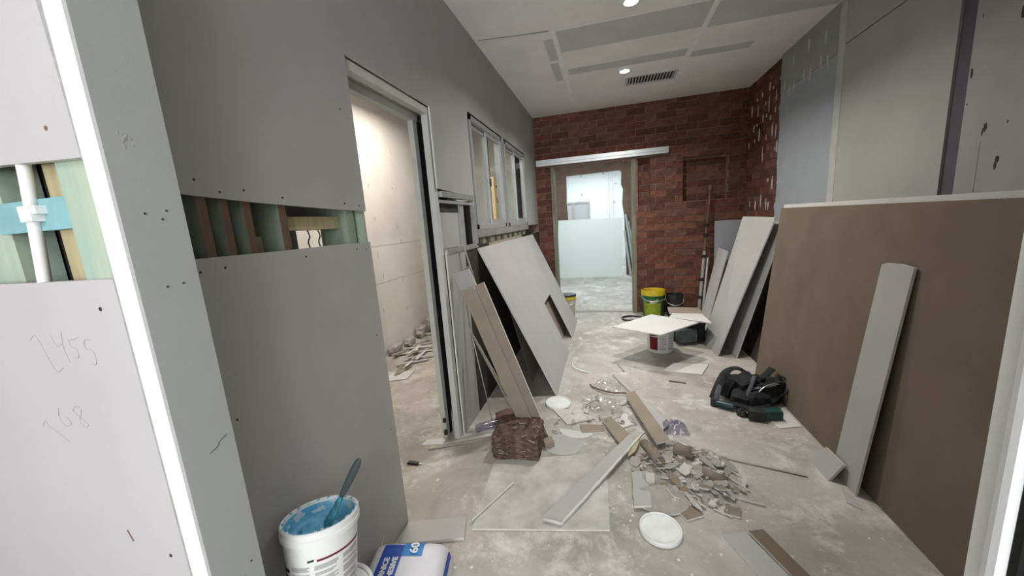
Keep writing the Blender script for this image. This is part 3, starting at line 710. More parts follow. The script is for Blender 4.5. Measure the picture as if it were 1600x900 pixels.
tag(lean('board_offcut', (1.02, 1.905, 0.0), (1.015, 2.06, 0.0), (1.070, 2.04, 0.10), (1.075, 1.90, 0.10), 0.012, PB), 'small grey offcut leaning on the foot of the pale strip', 'offcut')
# boards leaning at the far right
tag(lean('plasterboard_sheet', (0.962, 3.565, 0), (0.945, 4.02, 0), (1.285, 4.06, 1.25), (1.375, 3.575, 1.24), 0.011, PB), 'tall pale board leaning near the brick corner, behind the bucket table', 'plasterboard')
tag(lean('plasterboard_sheet', (1.105, 3.525, 0), (1.09, 3.95, 0), (1.36, 4.05, 1.20), (1.44, 3.55, 1.20), 0.011, GB), 'grey board leaning just behind the tall pale board', 'plasterboard')
tag(lean('plasterboard_sheet', (1.16, 4.72, 0), (1.14, 5.00, 0), (1.36, 5.12, 0.86), (1.375, 4.80, 0.84), 0.011, WBm), 'short white board leaning by the brick corner next to the pole', 'plasterboard')
tag(lean('plasterboard_sheet', (1.315, 5.08, 0), (1.64, 5.08, 0), (1.64, 5.175, 1.19), (1.325, 5.175, 1.19), 0.011, ('bluegrey_paper', 'tan_paper', 'gypsum')), 'blue-grey board standing upright against the brick corner', 'plasterboard')

# telescopic prop pole
pole = empty('prop_pole', (1.13, 5.0, 0), 'slim telescopic metal pole leaning against the brick below the niche', 'pole')
A, B = Vector((1.115, 4.99, 0.02)), Vector((1.262, 5.15, 1.63))
def pp(t): return A.lerp(B, t)
tube('outer_tube', [pp(0.0), pp(0.5)], 0.02, 'steel_dull', pole, 12)
tube('inner_tube', [pp(0.5), pp(0.97)], 0.016, 'brown_timber', pole, 12)
tube('second_tube', [pp(0.0) + Vector((.045, 0, 0)), pp(0.45) + Vector((.045, 0, 0))], 0.014, 'steel', pole, 10)
for t in (0.14, 0.28, 0.46, 0.62, 0.70): tube('collar', [pp(t - .012), pp(t + .012)], 0.028, 'dark_rubber', pole, 12)
tube('head_pad', [pp(0.96), pp(1.0)], 0.03, 'brown_timber', pole, 10)
tube('foot_pad', [pp(-0.012), pp(0.02)], 0.03, 'dark_rubber', pole, 10)

# ---- buckets
def wallr(prof, z):
    for (r0, z0), (r1, z1) in zip(prof, prof[1:]):
        if z0 <= z <= z1: return r0 + (r1 - r0) * (z - z0) / max(1e-6, z1 - z0)
    return prof[-1][0]
def arc(name, c, rb, rt, h, a0, a1, z0, z1, m, parent, n=8, off=0.0008, skew=0.0):
    vv, ff = [], []
    for i in range(n + 1):
        a = a0 + (a1 - a0) * i / n
        for zz in (z0, z1):
            z = zz + skew * i / n
            r = rb + (rt - rb) * z / h + off
            vv.append((c[0] + r * math.cos(a), c[1] + r * math.sin(a), c[2] + z))
    for i in range(n): ff.append((2 * i, 2 * i + 2, 2 * i + 3, 2 * i + 1))
    return link(name, vv, ff, m, parent, None, True)
R_ = math.radians
def white_bucket(name, c, rb, rt, h, label, ang, open_top, detail=True):
    o = empty(name, c, label, 'bucket')
    prof = [(0.0, 0.0), (rb - .004, 0.0), (rb, 0.005), (rt, h - 0.035), (rt + 0.006, h - 0.033), (rt + .007, h - 0.02), (rt + .005, h - .018), (rt + .006, h - .003), (rt + .003, h), (rt - .002, h - .001), (rt - .004, h - .01)]
    if open_top: prof += [(rt - .004, h * 0.78), (0.0, h * 0.78)]
    else: prof += [(rt - .008, h - .006), (0.0, h - .005)]
    lathe('body', prof, c, 'white_plastic', o, 56)
    A0 = ang; H_ = h; h = h - 0.035
    arc('label_band', c, rb, rt, h, A0 - R_(118), A0 - R_(78), h * .12, h * .60, 'print_red', o, 6)
    arc('label_band', c, rb, rt, h, A0 - R_(118), A0 - R_(78), h * .62, h * .665, 'print_black', o, 6, skew=h * .03)
    arc('label_stripe', c, rb, rt, h, A0 - R_(42), A0 - R_(32), h * .795, h * .82, 'print_black', o, 4, skew=.002)
    arc('label_stripe', c, rb, rt, h, A0 - R_(28), A0 + R_(55), h * .795, h * .815, 'print_red', o, 16)
    arc('label_stripe', c, rb, rt, h, A0 - R_(28), A0 + R_(55), h * .788, h * .796, 'print_black', o, 16)
    if detail:
        for cx0, cx1 in ((-72, -40), (-32, 4), (12, 48)):
            z = 0.74; 
            for rows in (3, 2, 4, 3, 3, 2, 4):
                for r in range(rows):
                    arc('print_line', c, rb, rt, h, A0 + R_(cx0), A0 + R_(cx1 - random.choice((0, 0, 3, 8))), h * (z - .016), h * z, 'print_grey', o, 5)
                    z -= .021
                z -= .028
                if z < 0.1: break
    return o
BC = (-0.7985, 0.698, 0.330)
# the upper (paint) bucket: it stands on a second one
ang = math.atan2(-BC[1], -BC[0]) + R_(14)
low = white_bucket('plastic_bucket', (-0.795, 0.730, 0.0), 0.084, 0.099, 0.312, 'white bucket underneath, carrying the bucket of blue compound', ang, False, False)
pb = white_bucket('plastic_bucket', BC, 0.083, 0.096, 0.242, 'open white bucket of blue compound in the left foreground', ang, True)
lathe('blue_compound', [(0.0, 0.186), (0.03, 0.190), (0.06, 0.189), (0.085, 0.195), (0.0905, 0.21), (0.0912, 0.232), (0.0914, 0.2325), (0.0916, 0.189), (0.0, 0.183)], BC, 'paint_blue', pb, 48)
for a0, a1, z0, z1 in [(-15, 10, .20, .232), (22, 40, .215, .236), (60, 85, .205, .235), (96, 118, .222, .237), (122, 150, .205, .222), (160, 185, .205, .236), (192, 205, .198, .22), (230, 250, .198, .225)]:
    vv_, ff_ = [], []
    for i in range(13):
        a = R_(a0 + (a1 - a0) * i / 12); q = math.sin(PI * (i + .3) / 12.6); zc = (z0 + z1) / 2 + random.uniform(-.003, .003)
        for zz in (zc - (z1 - z0) * .5 * q * random.uniform(.5, 1.1), zc + (z1 - z0) * .5 * q * random.uniform(.5, 1.1)):
            r = 0.0904 if zz > .21 else 0.0893
            vv_.append((BC[0] + r * math.cos(a), BC[1] + r * math.sin(a), BC[2] + zz))
    for i in range(12): ff_.append((2 * i, 2 * i + 2, 2 * i + 3, 2 * i + 1))
    link('compound_smear', vv_, ff_, 'paint_pale', pb, None, True)
for a in range(0, 360, 17):
    r = 0.094; blob('compound_smear', (BC[0] + r * math.cos(R_(a)), BC[1] + r * math.sin(R_(a)), BC[2] + .241), (.005, .004, .0015), 'paint_blue' if a % 3 else 'paint_pale', pb, (0, 0, R_(a + 90)), .3, 1, .2, a)
pb.rotation_euler = Vector((0, 0, 1)).rotation_difference(Vector((-0.07, 0.20, 1)).normalized()).to_euler()
blob('compound_swirl', (BC[0] - .01, BC[1] - .01, BC[2] + .190), (.034, .022, .005), 'paint_pale', pb, (0, 0, .6), .5, 3, .1, 3)
blob('compound_swirl', (BC[0] - .045, BC[1] + .03, BC[2] + .192), (.02, .03, .005), 'paint_blue', pb, (0, 0, .9), .5, 3, .1, 8)
tl = empty('scraper', (-0.79, 0.745, 0.53), 'dark handled spatula smeared blue standing in the open bucket', 'spatula')
H0, H1 = Vector((-0.792, 0.738, 0.535)), Vector((-0.658, 0.752, 0.752))
tube('handle', [H0.lerp(H1, t) for t in (.45, .5, .6, .75, .88, .96, 1.0)], [.006, .008, .010, .011, .011, .009, .004], 'tool_dark', tl, 12, [.006, .007, .008, .009, .009, .008, .003])
tube('blade', [H0.lerp(H1, t) for t in (-.04, .02, .15, .28, .40, .47)], [.004, .0045, .0045, .005, .006, .007], 'tool_painted', tl, 10, [.022, .021, .018, .013, .009, .007], upv=(-.6, -.7, 0))

# bag of adhesive
bag = empty('adhesive_bag', (-0.76, 1.0, 0), 'white and blue paper bag of cornice adhesive on the floor by the bucket', 'bag')
ro = R_(-9)
from mathutils import noise as NZ
def bagp(u, v_, w):  # u across, v along, w height (all -1..1 / 0..1)
    k = (1 - abs(u) ** 3.5) ** 0.5 if abs(u) < 1 else 0
    return k
bag_c = Vector((-0.755, 0.995)); bx_, by_ = 0.155, 0.128
vv, ff = [], []; NU, NV = 20, 18
def bag_top(u, v_):
    s = max(0.0, 1 - abs(u) ** 6) ** 0.5 * max(0.0, 1 - abs(v_) ** 6) ** 0.5
    return 0.012 + 0.122 * s ** 0.6 + 0.004 * NZ.noise(Vector((u * 2.3, v_ * 2.3, 1.0))) * s
def bag_xy(u, v_):
    x, y = u * bx_, v_ * by_
    return (bag_c.x + x * math.cos(R_(11)) - y * math.sin(R_(11)) * 1.2, bag_c.y + x * math.sin(R_(11)) + y * math.cos(R_(11)))
def sgrid(i, n):  # denser near the rim
    t = -1 + 2 * i / n; return math.sin(t * PI / 2)
for i in range(NU + 1):
    for j in range(NV + 1):
        u, w_ = sgrid(i, NU), sgrid(j, NV); x, y = bag_xy(u, w_); vv.append((x, y, bag_top(u, w_)))
for i in range(NU):
    for j in range(NV): ff.append((i * (NV + 1) + j, (i + 1) * (NV + 1) + j, (i + 1) * (NV + 1) + j + 1, i * (NV + 1) + j + 1))
nt_ = len(vv)
for (x, y, z) in list(vv): vv.append((x, y, 0.0))
for i in range(NU):
    for j in range(NV):
        q = (i * (NV + 1) + j, (i + 1) * (NV + 1) + j, (i + 1) * (NV + 1) + j + 1, i * (NV + 1) + j + 1); ff.append(tuple(nt_ + k for k in reversed(q)))
rim = [i * (NV + 1) for i in range(NU + 1)] + [NU * (NV + 1) + j for j in range(1, NV + 1)] + [i * (NV + 1) + NV for i in range(NU - 1, -1, -1)] + [j for j in range(NV - 1, 0, -1)]
for a in range(len(rim)):
    b = rim[(a + 1) % len(rim)]; ff.append((rim[a], b, nt_ + b, nt_ + rim[a]))
link('sack', vv, ff, 'bag_paper', bag, None, True)
def bag_patch(name, u0, u1, v0, v1, m, off=0.0012, n=10):
    a, f = [], []
    for i in range(n + 1):
        for j in range(n + 1):
            u = u0 + (u1 - u0) * i / n; w_ = v0 + (v1 - v0) * j / n; x, y = bag_xy(u, w_); a.append((x, y, bag_top(u, w_) + off))
    for i in range(n):
        for j in range(n): f.append((i * (n + 1) + j, (i + 1) * (n + 1) + j, (i + 1) * (n + 1) + j + 1, i * (n + 1) + j + 1))
    return link(name, a, f, m, bag, None, True)
bag_patch('blue_band', -0.64, -0.12, -0.96, 0.90, 'bag_blue', .0016)
bag_patch('cyan_square', -0.12, 0.38, 0.30, 0.88, 'bag_cyan', .0020)
bag_patch('side_stripe', 0.955, 0.992, -0.9, 0.8, 'bag_blue', .003)
def bag_text(body, size, u, w_, m):
    x, y = bag_xy(u, w_)
    mt = Matrix.Translation((x, y, 0.1395)) @ Matrix.Rotation(PI / 2 + R_(13), 4, 'Z')
    return text_mesh('lettering', body, size, m, bag, mt, 0.0022, 0.0006)
bag_text('60', 0.046, 0.26, 0.36, 'bag_text')
bag_text('CORNICE', 0.0275, -0.38, -0.72, 'bag_text')
bag_text('ADHESIVE', 0.0275, -0.18, -0.72, 'bag_text')
tube('twine', smoothpath([(-0.90, 1.06, .10), (-0.895, 1.075, .13), (-0.887, 1.08, .155)]), 0.0015, 'bag_paper', bag, 5)

# label bucket under the makeshift table, and the table boards
tb = white_bucket('plastic_bucket', (0.49, 3.72, 0.0), 0.118, 0.128, 0.31, 'white bucket with dark red label propping up the loose board', math.atan2(-3.72, -0.49) + R_(68), False)
tag(flat('plasterboard_sheet', [(0.03, 3.42, .315), (0.42, 3.84, .322), (0.80, 3.56, .318), (0.43, 3.20, .311)], 0.011, ('white_paper', 'tan_paper', 'gypsum')), 'pale square board laid flat on the red-labelled bucket', 'plasterboard')
crate = empty('tool_bag', (0.85, 4.0, 0), 'black soft tool bag under the boards by the tall pale sheet', 'bag')
blob('body', (0.79, 4.05, 0.125), (0.16, 0.14, 0.115), 'black_fabric', crate, (0, 0, .2), .15, 3, .6, 2)
blob('side_pocket', (0.76, 3.87, 0.10), (0.10, 0.035, 0.07), 'grey_fabric', crate, (0, 0, .2), .15, 2, .6, 4)
tube('handle', smoothpath([(0.72, 3.93, .2), (0.78, 3.86, .262), (0.88, 3.88, .262), (0.93, 3.97, .2)]), .008, 'black_fabric', crate, 8)
tag(flat('board_offcut', [(0.60, 3.92, .268), (0.66, 4.08, .27), (0.94, 4.05, .27), (0.95, 3.72, .268)], 0.011, ('white_paper', 'tan_paper', 'gypsum')), 'pale offcut lying on the black tool bag', 'offcut')
tag(flat('board_offcut', [(0.63, 4.08, .270), (0.65, 4.34, .275), (0.96, 4.30, .275), (0.955, 4.06, .270)], 0.011, ('tan_paper', 'tan_paper', 'gypsum')), 'tan offcut lying behind the pale offcut on the tool bag', 'offcut')
tag(flat('board_offcut', [(0.66, 3.55), (0.70, 3.57), (0.80, 3.42), (0.77, 3.40)], 0.008, PB), 'small pale splinter on the floor beside the red-labelled bucket', 'offcut')

def paint_bucket(c, r, h, label, m_body, m_top, extra=None):
    o = empty('paint_bucket', c, label, 'bucket')
    lathe('body', [(0, 0), (r * .84, 0), (r * .86, .01), (r * .98, h - .06)], c, m_body, o, 32)
    lathe('rim', [(r * .975, h - .065), (r * 1.03, h - .062), (r * 1.04, h - .01), (r * 1.02, h), (r * .96, h), (r * .93, h - .05), (0, h - .055)], c, m_top, o, 32)
    tube('bail_handle', smoothpath([(c[0] - r * 1.05, c[1], c[2] + h - .04), (c[0] - r * .9, c[1] - r * .75, c[2] + h - .10), (c[0], c[1] - r * 1.08, c[2] + h - .13), (c[0] + r * .9, c[1] - r * .75, c[2] + h - .10), (c[0] + r * 1.05, c[1], c[2] + h - .04)]), .003, 'steel', o, 6)
    return o
b1 = paint_bucket((0.575, 5.02, 0), 0.145, 0.355, 'green and yellow bucket standing against the brick wall', 'green_plastic', 'yellow_plastic')
arc('lime_label', (0.575, 5.02, 0), .122, .142, .295, R_(-135), R_(-55), .03, .20, 'lime_print', b1, 10, .002)
arc('label_flash', (0.575, 5.02, 0), .122, .142, .295, R_(-112), R_(-70), .185, .225, 'cream_plastic', b1, 8, .003, .03)
arc('edge_stripe', (0.575, 5.02, 0), .122, .142, .295, R_(-150), R_(-138), .03, .22, 'lime_print', b1, 4, .002)
b2 = paint_bucket((0.835, 5.03, 0), 0.10, 0.29, 'black bucket next to the green and yellow one', 'black_plastic', 'black_plastic')
b3 = paint_bucket((-0.535, 4.98, 0), 0.105, 0.32, 'cream bucket with yellow and black rim beside the left door post', 'cream_plastic', 'yellow_plastic')
lathe('rim_band', [(.1105, .30), (.1115, .30), (.1115, .325), (.1105, .325)], (-0.535, 4.98, 0), 'black_plastic', b3, 32)
tag(tube('cable', smoothpath([(0.42, 4.93, .012), (0.28, 4.98, .012), (0.18, 4.90, .012), (0.2, 4.78, .012), (0.34, 4.76, .012), (0.46, 4.84, .012), (0.58, 4.80, .012), (0.74, 4.82, .012)]), .011, 'black_plastic', None, 8), 'black cable looped on the floor near the doorway', 'cable')

# ---- tool belt
tbel = empty('tool_belt', (0.96, 2.68, 0), 'black tool belt with pouches and dark teal fittings heaped on the floor', 'tool belt')
strap = lambda pts, w, t, m: tube('strap', smoothpath(pts, 5), t, m, tbel, 8, w)
strap([(0.70, 2.66, .03), (0.74, 2.70, .10), (0.82, 2.80, .175), (0.90, 2.82, .195), (0.98, 2.80, .15), (1.06, 2.82, .135), (1.13, 2.85, .19)], .030, .009, 'black_fabric')
strap([(0.73, 2.60, .03), (0.82, 2.56, .045), (0.90, 2.52, .04), (0.98, 2.56, .05), (1.08, 2.66, .07), (1.14, 2.78, .10)], .028, .010, 'black_fabric')
strap([(0.84, 2.66, .05), (0.90, 2.66, .10), (0.96, 2.64, .13), (1.04, 2.66, .14), (1.12, 2.70, .15)], .016, .006, 'grey_fabric')
strap([(0.71, 2.62, .035), (0.73, 2.66, .08), (0.76, 2.72, .12)], .018, .007, 'grey_fabric')
strap([(0.88, 2.58, .03), (0.90, 2.61, .10), (0.94, 2.66, .16), (0.97, 2.72, .18)], .012, .005, 'grey_fabric')
blob('pouch', (0.92, 2.74, 0.085), (.075, .06, .085), 'black_fabric', tbel, (.2, -.2, .4), .22, 3, .6, 3)
blob('pouch', (1.04, 2.69, 0.07), (.085, .055, .065), 'black_fabric', tbel, (-.2, .2, .3), .22, 3, .6, 5)
blob('pouch', (0.86, 2.63, 0.05), (.055, .05, .05), 'black_fabric', tbel, (.3, .1, -.4), .22, 3, .6, 9)
blob('pouch', (0.83, 2.75, 0.085), (.05, .04, .075), 'black_fabric', tbel, (.3, .2, .7), .25, 3, .6, 15)
blob('pouch', (1.10, 2.74, 0.09), (.05, .05, .075), 'black_fabric', tbel, (.2, .4, .2), .3, 3, .5, 18)
blob('pouch', (0.95, 2.60, 0.06), (.06, .045, .055), 'black_fabric', tbel, (.1, .2, .2), .25, 3, .5, 21)
blob('pouch', (1.01, 2.78, 0.10), (.06, .04, .055), 'black_fabric', tbel, (.1, .3, .9), .25, 3, .6, 12)
tube('teal_grip', [(0.705, 2.60, .028), (0.75, 2.575, .028), (0.80, 2.555, .028)], [.020, .024, .022], 'teal_plastic', tbel, 12)
lathe('grip_end', [(0, 0), (.026, 0), (.028, .006), (.026, .05), (0, .052)], (0.70, 2.615, 0.0), 'black_plastic', tbel, 16)
blob('teal_body', (0.985, 2.475, 0.034), (.062, .032, .031), 'teal_plastic', tbel, (0, 0, .15), .03, 2, .8, 1)
blob('buckle', (0.90, 2.46, 0.036), (.045, .038, .034), 'black_plastic', tbel, (0, 0, -.2), .12, 2, .7, 6)
lathe('wheel', [(0, 0), (.030, 0), (.034, .006), (.034, .03), (.028, .038), (.012, .038), (.012, .044), (0, .044)], (0.835, 2.50, 0.0), 'black_plastic', tbel, 20)
tube('hook', smoothpath([(1.10, 2.66, .06), (1.15, 2.65, .12), (1.16, 2.70, .17), (1.12, 2.74, .19)]), .007, 'black_plastic', tbel, 8)
tube('metal_ring', smoothpath([(0.96, 2.60, .12), (1.0, 2.62, .15), (1.05, 2.64, .16), (1.08, 2.66, .14)]), .004, 'steel', tbel, 6)
for x, y, z in ((0.85, 2.476, .03), (0.99, 2.585, .10)): blob('rivet', (x, y, z), (.006, .004, .006), 'steel', tbel, (0, 0, 0), 0, 1, .1)
tag(flat('board_offcut', [(0.99, 2.36), (0.96, 2.52), (1.12, 2.66), (1.125, 2.40)], 0.004, ('white_paper', 'tan_paper', 'gypsum')), 'thin pale offcut on the floor under the tool belt', 'offcut')

# ---- flat pieces on the floor
tag(flat('floor_sheet', [(-0.655, 1.80), (-0.04, 1.955), (-0.03, 1.90), (-0.015, 1.42), (-0.615, 1.32)], 0.009, ('dusty_sheet', 'tan_paper', 'gypsum')), 'dusty plasterboard sheet lying flat in the middle of the floor', 'plasterboard')
tag(flat('board_strip', [(0.195, 2.15, .035), (0.105, 2.11, .035), (-0.31, 1.435, .010), (-0.285, 1.415, .010), (-0.225, 1.405, .010)], 0.010, ('pale_paper', 'tan_paper', 'gypsum')), 'long pale strip lying diagonally across the dusty floor sheet', 'plasterboard')
dstrip = [o for o in COL.objects if o.get('label', '').startswith('long pale strip lying diag')][0]
P0_, P1_ = Vector((0.195, 2.15, .046)), Vector((-0.222, 1.405, .021))
te = [P0_.lerp(P1_, t) + Vector((random.uniform(.0, .004), -random.uniform(.0, .003), 0)) for t in [i / 24 for i in range(25)]]
te2 = [P0_.lerp(P1_, t) + Vector((-random.uniform(.002, .007), random.uniform(.001, .003), .0012)) for t in [i / 24 for i in range(25)]]
tv = te + te2; link('torn_edge', [p for p in tv] + [p - Vector((0, 0, .011)) for p in te], [(i, i + 1, 26 + i, 25 + i) for i in range(24)] + [(50 + i, 51 + i, i + 1, i) for i in range(24)], 'gypsum', dstrip)
blob('torn_edge', (-0.262, 1.408, .022), (.040, .005, .005), 'gypsum', dstrip, (0, 0, -.15), .5, 2, .4, 4)
tag(flat('board_strip', [(0.105, 2.635, .03), (0.175, 2.70, .03), (0.325, 2.07, .045), (0.25, 2.02, .045)], 0.012, ('tan_paper', 'tan_paper', 'gypsum')), 'tan-backed strip lying above the rubble heap', 'plasterboard')
tag(flat('board_strip', [(0.02, 3.06, .004), (0.045, 3.07, .004), (0.36, 2.30, .010), (0.30, 2.21, .010), (0.20, 2.60, .004)], 0.010, PB), 'long grey strip running beside the tan-backed strip', 'plasterboard')
tag(flat('board_strip', [(-0.06, 2.30, .012), (0.0, 2.34, .012), (0.115, 2.12, .02), (0.055, 2.02, .02)], 0.011, ('tan_paper', 'tan_paper', 'gypsum')), 'short tan-backed strip left of the rubble, under the diagonal strip', 'plasterboard')
tag(flat('board_offcut', [(0.10, 1.80, .01), (0.18, 1.82, .01), (0.172, 1.575, .01), (0.095, 1.56, .01)], 0.012, PB), 'small grey rectangle of board beside the rubble heap', 'offcut')
tag(flat('board_strip', [(0.44, 1.475), (0.535, 1.505), (0.70, 1.14), (0.60, 1.12)], 0.010, PB), 'grey strip in the near foreground, beside the brown strip', 'plasterboard')
tag(flat('board_strip', [(0.545, 1.505, .004), (0.605, 1.525, .004), (0.76, 1.16, .004), (0.705, 1.14, .004)], 0.012, ('brown_paper', 'tan_paper', 'gypsum')), 'brown strip in the near foreground', 'plasterboard')
tag(flat('board_offcut', [(0.44, 3.17), (0.735, 3.12), (0.84, 3.35), (0.56, 3.36)], 0.010, WBm), 'pale square offcut on the bare floor in front of the bucket table', 'offcut')
tag(flat('board_offcut', [(-0.405, 2.42), (-0.27, 2.43), (-0.10, 2.33, .006), (-0.285, 2.235, .002)], 0.010, ('chip_pale', 'tan_paper', 'gypsum')), 'pale torn offcut beside the small white lid', 'offcut')
tag(flat('board_offcut', [(-0.20, 2.24), (-0.03, 2.255), (-0.04, 2.17), (-0.18, 2.14)], 0.010, ('tan_paper', 'tan_paper', 'gypsum')), 'tan scrap lying between the torn offcut and the short strip', 'offcut')
tag(flat('board_offcut', [(-0.02, 2.33), (0.10, 2.42), (0.16, 2.30), (0.05, 2.22)], 0.010, WBm), 'white scrap lying left of the tan-backed strip', 'offcut')
half = [(-0.215 + .11 * math.cos(R_(a)), 2.17 + .085 * math.sin(R_(a))) for a in range(175, 362, 17)]
tag(flat('board_offcut', half, 0.009, ('white_paper', 'tan_paper', 'gypsum')), 'half-round white offcut near the insulation block', 'offcut')
disc = [(-0.285 + .115 * math.cos(R_(a)), 2.015 + .105 * math.sin(R_(a))) for a in range(0, 360, 15)]
tag(flat('board_offcut', disc, 0.007, ('pale_paper', 'tan_paper', 'gypsum')), 'round grey disc of board beside the insulation block', 'offcut')
tag(flat('board_offcut', [(-0.925, 1.30), (-0.665, 1.375), (-0.632, 1.265), (-0.90, 1.185)], 0.014, PB), 'grey offcut on the floor at the foot of the left wall', 'offcut')
crs = [(0.22 + .13 * math.cos(R_(a)), 1.655 + .11 * math.sin(R_(a)), .004 + .03 * max(0, math.sin(R_(a)))) for a in list(range(170, 365, 15))] + [(0.30, 1.71, .03), (0.22, 1.70, .03)]
tag(flat('board_offcut', crs, 0.008, ('chip_grey', 'tan_paper', 'gypsum')), 'rounded grey offcut above the large white lid', 'offcut')
tag(flat('board_offcut', [(0.27, 1.60), (0.325, 1.64), (0.39, 1.57), (0.315, 1.53)], 0.010, ('chip_brown', 'tan_paper', 'gypsum')), 'small brown square at the near edge of the rubble', 'offcut')
tag(flat('board_offcut', [(0.48, 1.60), (0.50, 1.65), (0.56, 1.64), (0.54, 1.585)], 0.010, ('chip_brown', 'tan_paper', 'gypsum')), 'lone small brown chip right of the rubble', 'offcut')
tag(flat('board_offcut', [(1.02, 1.76), (1.05, 1.86), (1.07, 1.80), (1.06, 1.72)], 0.005, PB), 'tiny grey chip beside the foot of the huge brown sheet', 'offcut')
tag(tube('wood_stick', [(0.53, 2.03, .008), (0.70, 1.985, .010), (0.94, 1.92, .006)], .006, 'chip_pale', None, 4), 'thin pale stick pointing from the rubble to the right', 'stick')
tag(tube('wood_stick', [(0.07, 3.31, .006), (0.12, 3.14, .006)], .008, 'chip_grey', None, 4), 'short stick on the floor behind the long grey strip', 'stick')
tag(tube('wood_stick', [(0.46, 2.98, .005), (0.58, 2.95, .005)], .006, 'brown_timber', None, 5), 'short brown stick in front of the pale square offcut', 'stick')
tag(tube('wood_stick', [(-0.63, 1.36, .015), (-0.50, 1.63, .016)], .006, 'chip_pale', None, 4), 'thin strip lying on the left part of the dusty floor sheet', 'stick')
tag(tube('wood_stick', [(-1.10, 1.84, .005), (-0.82, 1.97, .005)], .005, 'chip_grey', None, 4), 'thin stick on the floor across the door threshold', 'stick')
tag(tube('metal_wire', smoothpath([(-0.38, 3.21, .004), (-0.34, 3.23, .035), (-0.30, 3.14, .02), (-0.18, 3.08, .004)]), .004, 'steel', None, 6), 'bent shiny wire beside the big notched sheet', 'wire')
tag(tube('metal_wire', smoothpath([(-0.16, 2.86, .004), (-0.12, 2.78, .012), (0.0, 2.70, .02), (0.12, 2.70, .02)]), .006, 'brown_timber', None, 6), 'curved dark strap behind the plastic film', 'strap')

def lid(c, r, label):
    o = empty('plastic_lid', (*c, 0), label, 'lid')
    lathe('disc', [(0, .003), (r * .9, .003), (r * .9, .012), (0, .012)], (*c, 0), 'lid_plastic', o, 40)
    lathe('rim', [(r * .9, 0), (r * .985, 0), (r, .006), (r, .014), (r * .97, .018), (r * .9, .0165), (r * .9, 0)], (*c, 0), 'white_plastic', o, 40)
    return o
lid((0.195, 1.46), 0.088, 'large round white bucket lid in the foreground')
lid((-0.375, 2.51), 0.095, 'small round white lid at the foot of the big notched sheet')

# plastic film and bag
def crumple(name, c, sx, sy, h, m, label, cat, seed, rot=0):
    n = 16; v, f = [], []
    for i in range(n + 1):
        for j in range(n + 1):
            u, w = i / n * 2 - 1, j / n * 2 - 1
            k = max(0, 1 - u * u) * max(0, 1 - w * w)
            z = 0.004 + h * (0.35 + abs(NZ.noise(Vector((u * 2.6 + seed, w * 2.6, seed))))) * k ** .5 + .006 * abs(NZ.noise(Vector((u * 9, w * 9, seed))))
            x = u * sx * (1 + .25 * NZ.noise(Vector((w * 2, seed, 3)))); y = w * sy * (1 + .25 * NZ.noise(Vector((u * 2, seed, 7))))
            v.append((c[0] + x * math.cos(rot) - y * math.sin(rot), c[1] + x * math.sin(rot) + y * math.cos(rot), c[2] + z))
    for i in range(n):
        for j in range(n): f.append((i * (n + 1) + j, (i + 1) * (n + 1) + j, (i + 1) * (n + 1) + j + 1, i * (n + 1) + j + 1))
    return tag(link(name, v, f, m, None), label, cat)
crumple('plastic_film', (-0.06, 2.52, 0), .14, .10, .06, 'plastic_film', 'crumpled clear plastic film beside the long strips', 'plastic film', 3)
crumple('plastic_film', (-0.02, 2.84, 0), .10, .09, .05, 'plastic_film', 'small crumple of clear film behind the other plastic', 'plastic film', 8)
pbg = crumple('plastic_bag', (0.385, 2.27, 0), .075, .065, .07, 'plastic_bag', 'small purplish clear plastic bag right of the tan-backed strip', 'plastic bag', 5)
tag(flat('paper_label', [(-1.165, 1.88), (-1.16, 1.945), (-1.03, 1.975), (-1.03, 1.91)], 0.004, ('white_paper',) * 3), 'scrap of white paper on the floor by the door pocket', 'paper')
mk = empty('utility_knife', (-1.11, 1.70, 0), 'black knife lying on the floor just inside the door', 'knife')
slab('handle', [(-1.16, 1.695, .014), (-1.155, 1.715, .014), (-1.09, 1.713, .014), (-1.09, 1.695, .014)], (0, 0, -.013), 'black_plastic', mk)
slab('blade', [(-1.09, 1.70, .008), (-1.09, 1.711, .008), (-1.055, 1.708, .008)], (0, 0, -.002), 'steel', mk)
btl = empty('crushed_bottle', (-0.80, 2.12, 0), 'crushed clear plastic bottle lying in shadow beside the door pocket', 'bottle')
tube('body', smoothpath([(-0.86, 2.06, .03), (-0.82, 2.09, .035), (-0.78, 2.13, .03), (-0.75, 2.16, .022)]), .026, 'plastic_bag', btl, 10)
tube('cap', [(-0.745, 2.165, .022), (-0.73, 2.18, .022)], .015, 'black_plastic', btl, 10)
blob('rag', (-0.70, 2.24, .035), (.07, .045, .035), 'brown_timber', None, (0, 0, .3), .3, 2, .3, 4)
tag(bpy.data.objects['rag'], 'dark rag bundled behind the insulation block', 'rag')
tag(blob('cardboard_scrap', (-0.37, 1.99, .02), (.03, .03, .02), 'tan_paper', None, (0, 0, .5), .3, 2, .8, 6), 'tan cardboard scrap at the right side of the insulation block', 'cardboard')

# ---- rubble heap
heap_c = Vector((0.37, 1.85))
def heap_h(x, y):
    d = ((x - heap_c.x) / 0.24) ** 2 + ((y - heap_c.y) / 0.24) ** 2
    return 0.038 * max(0.0, 1 - d)
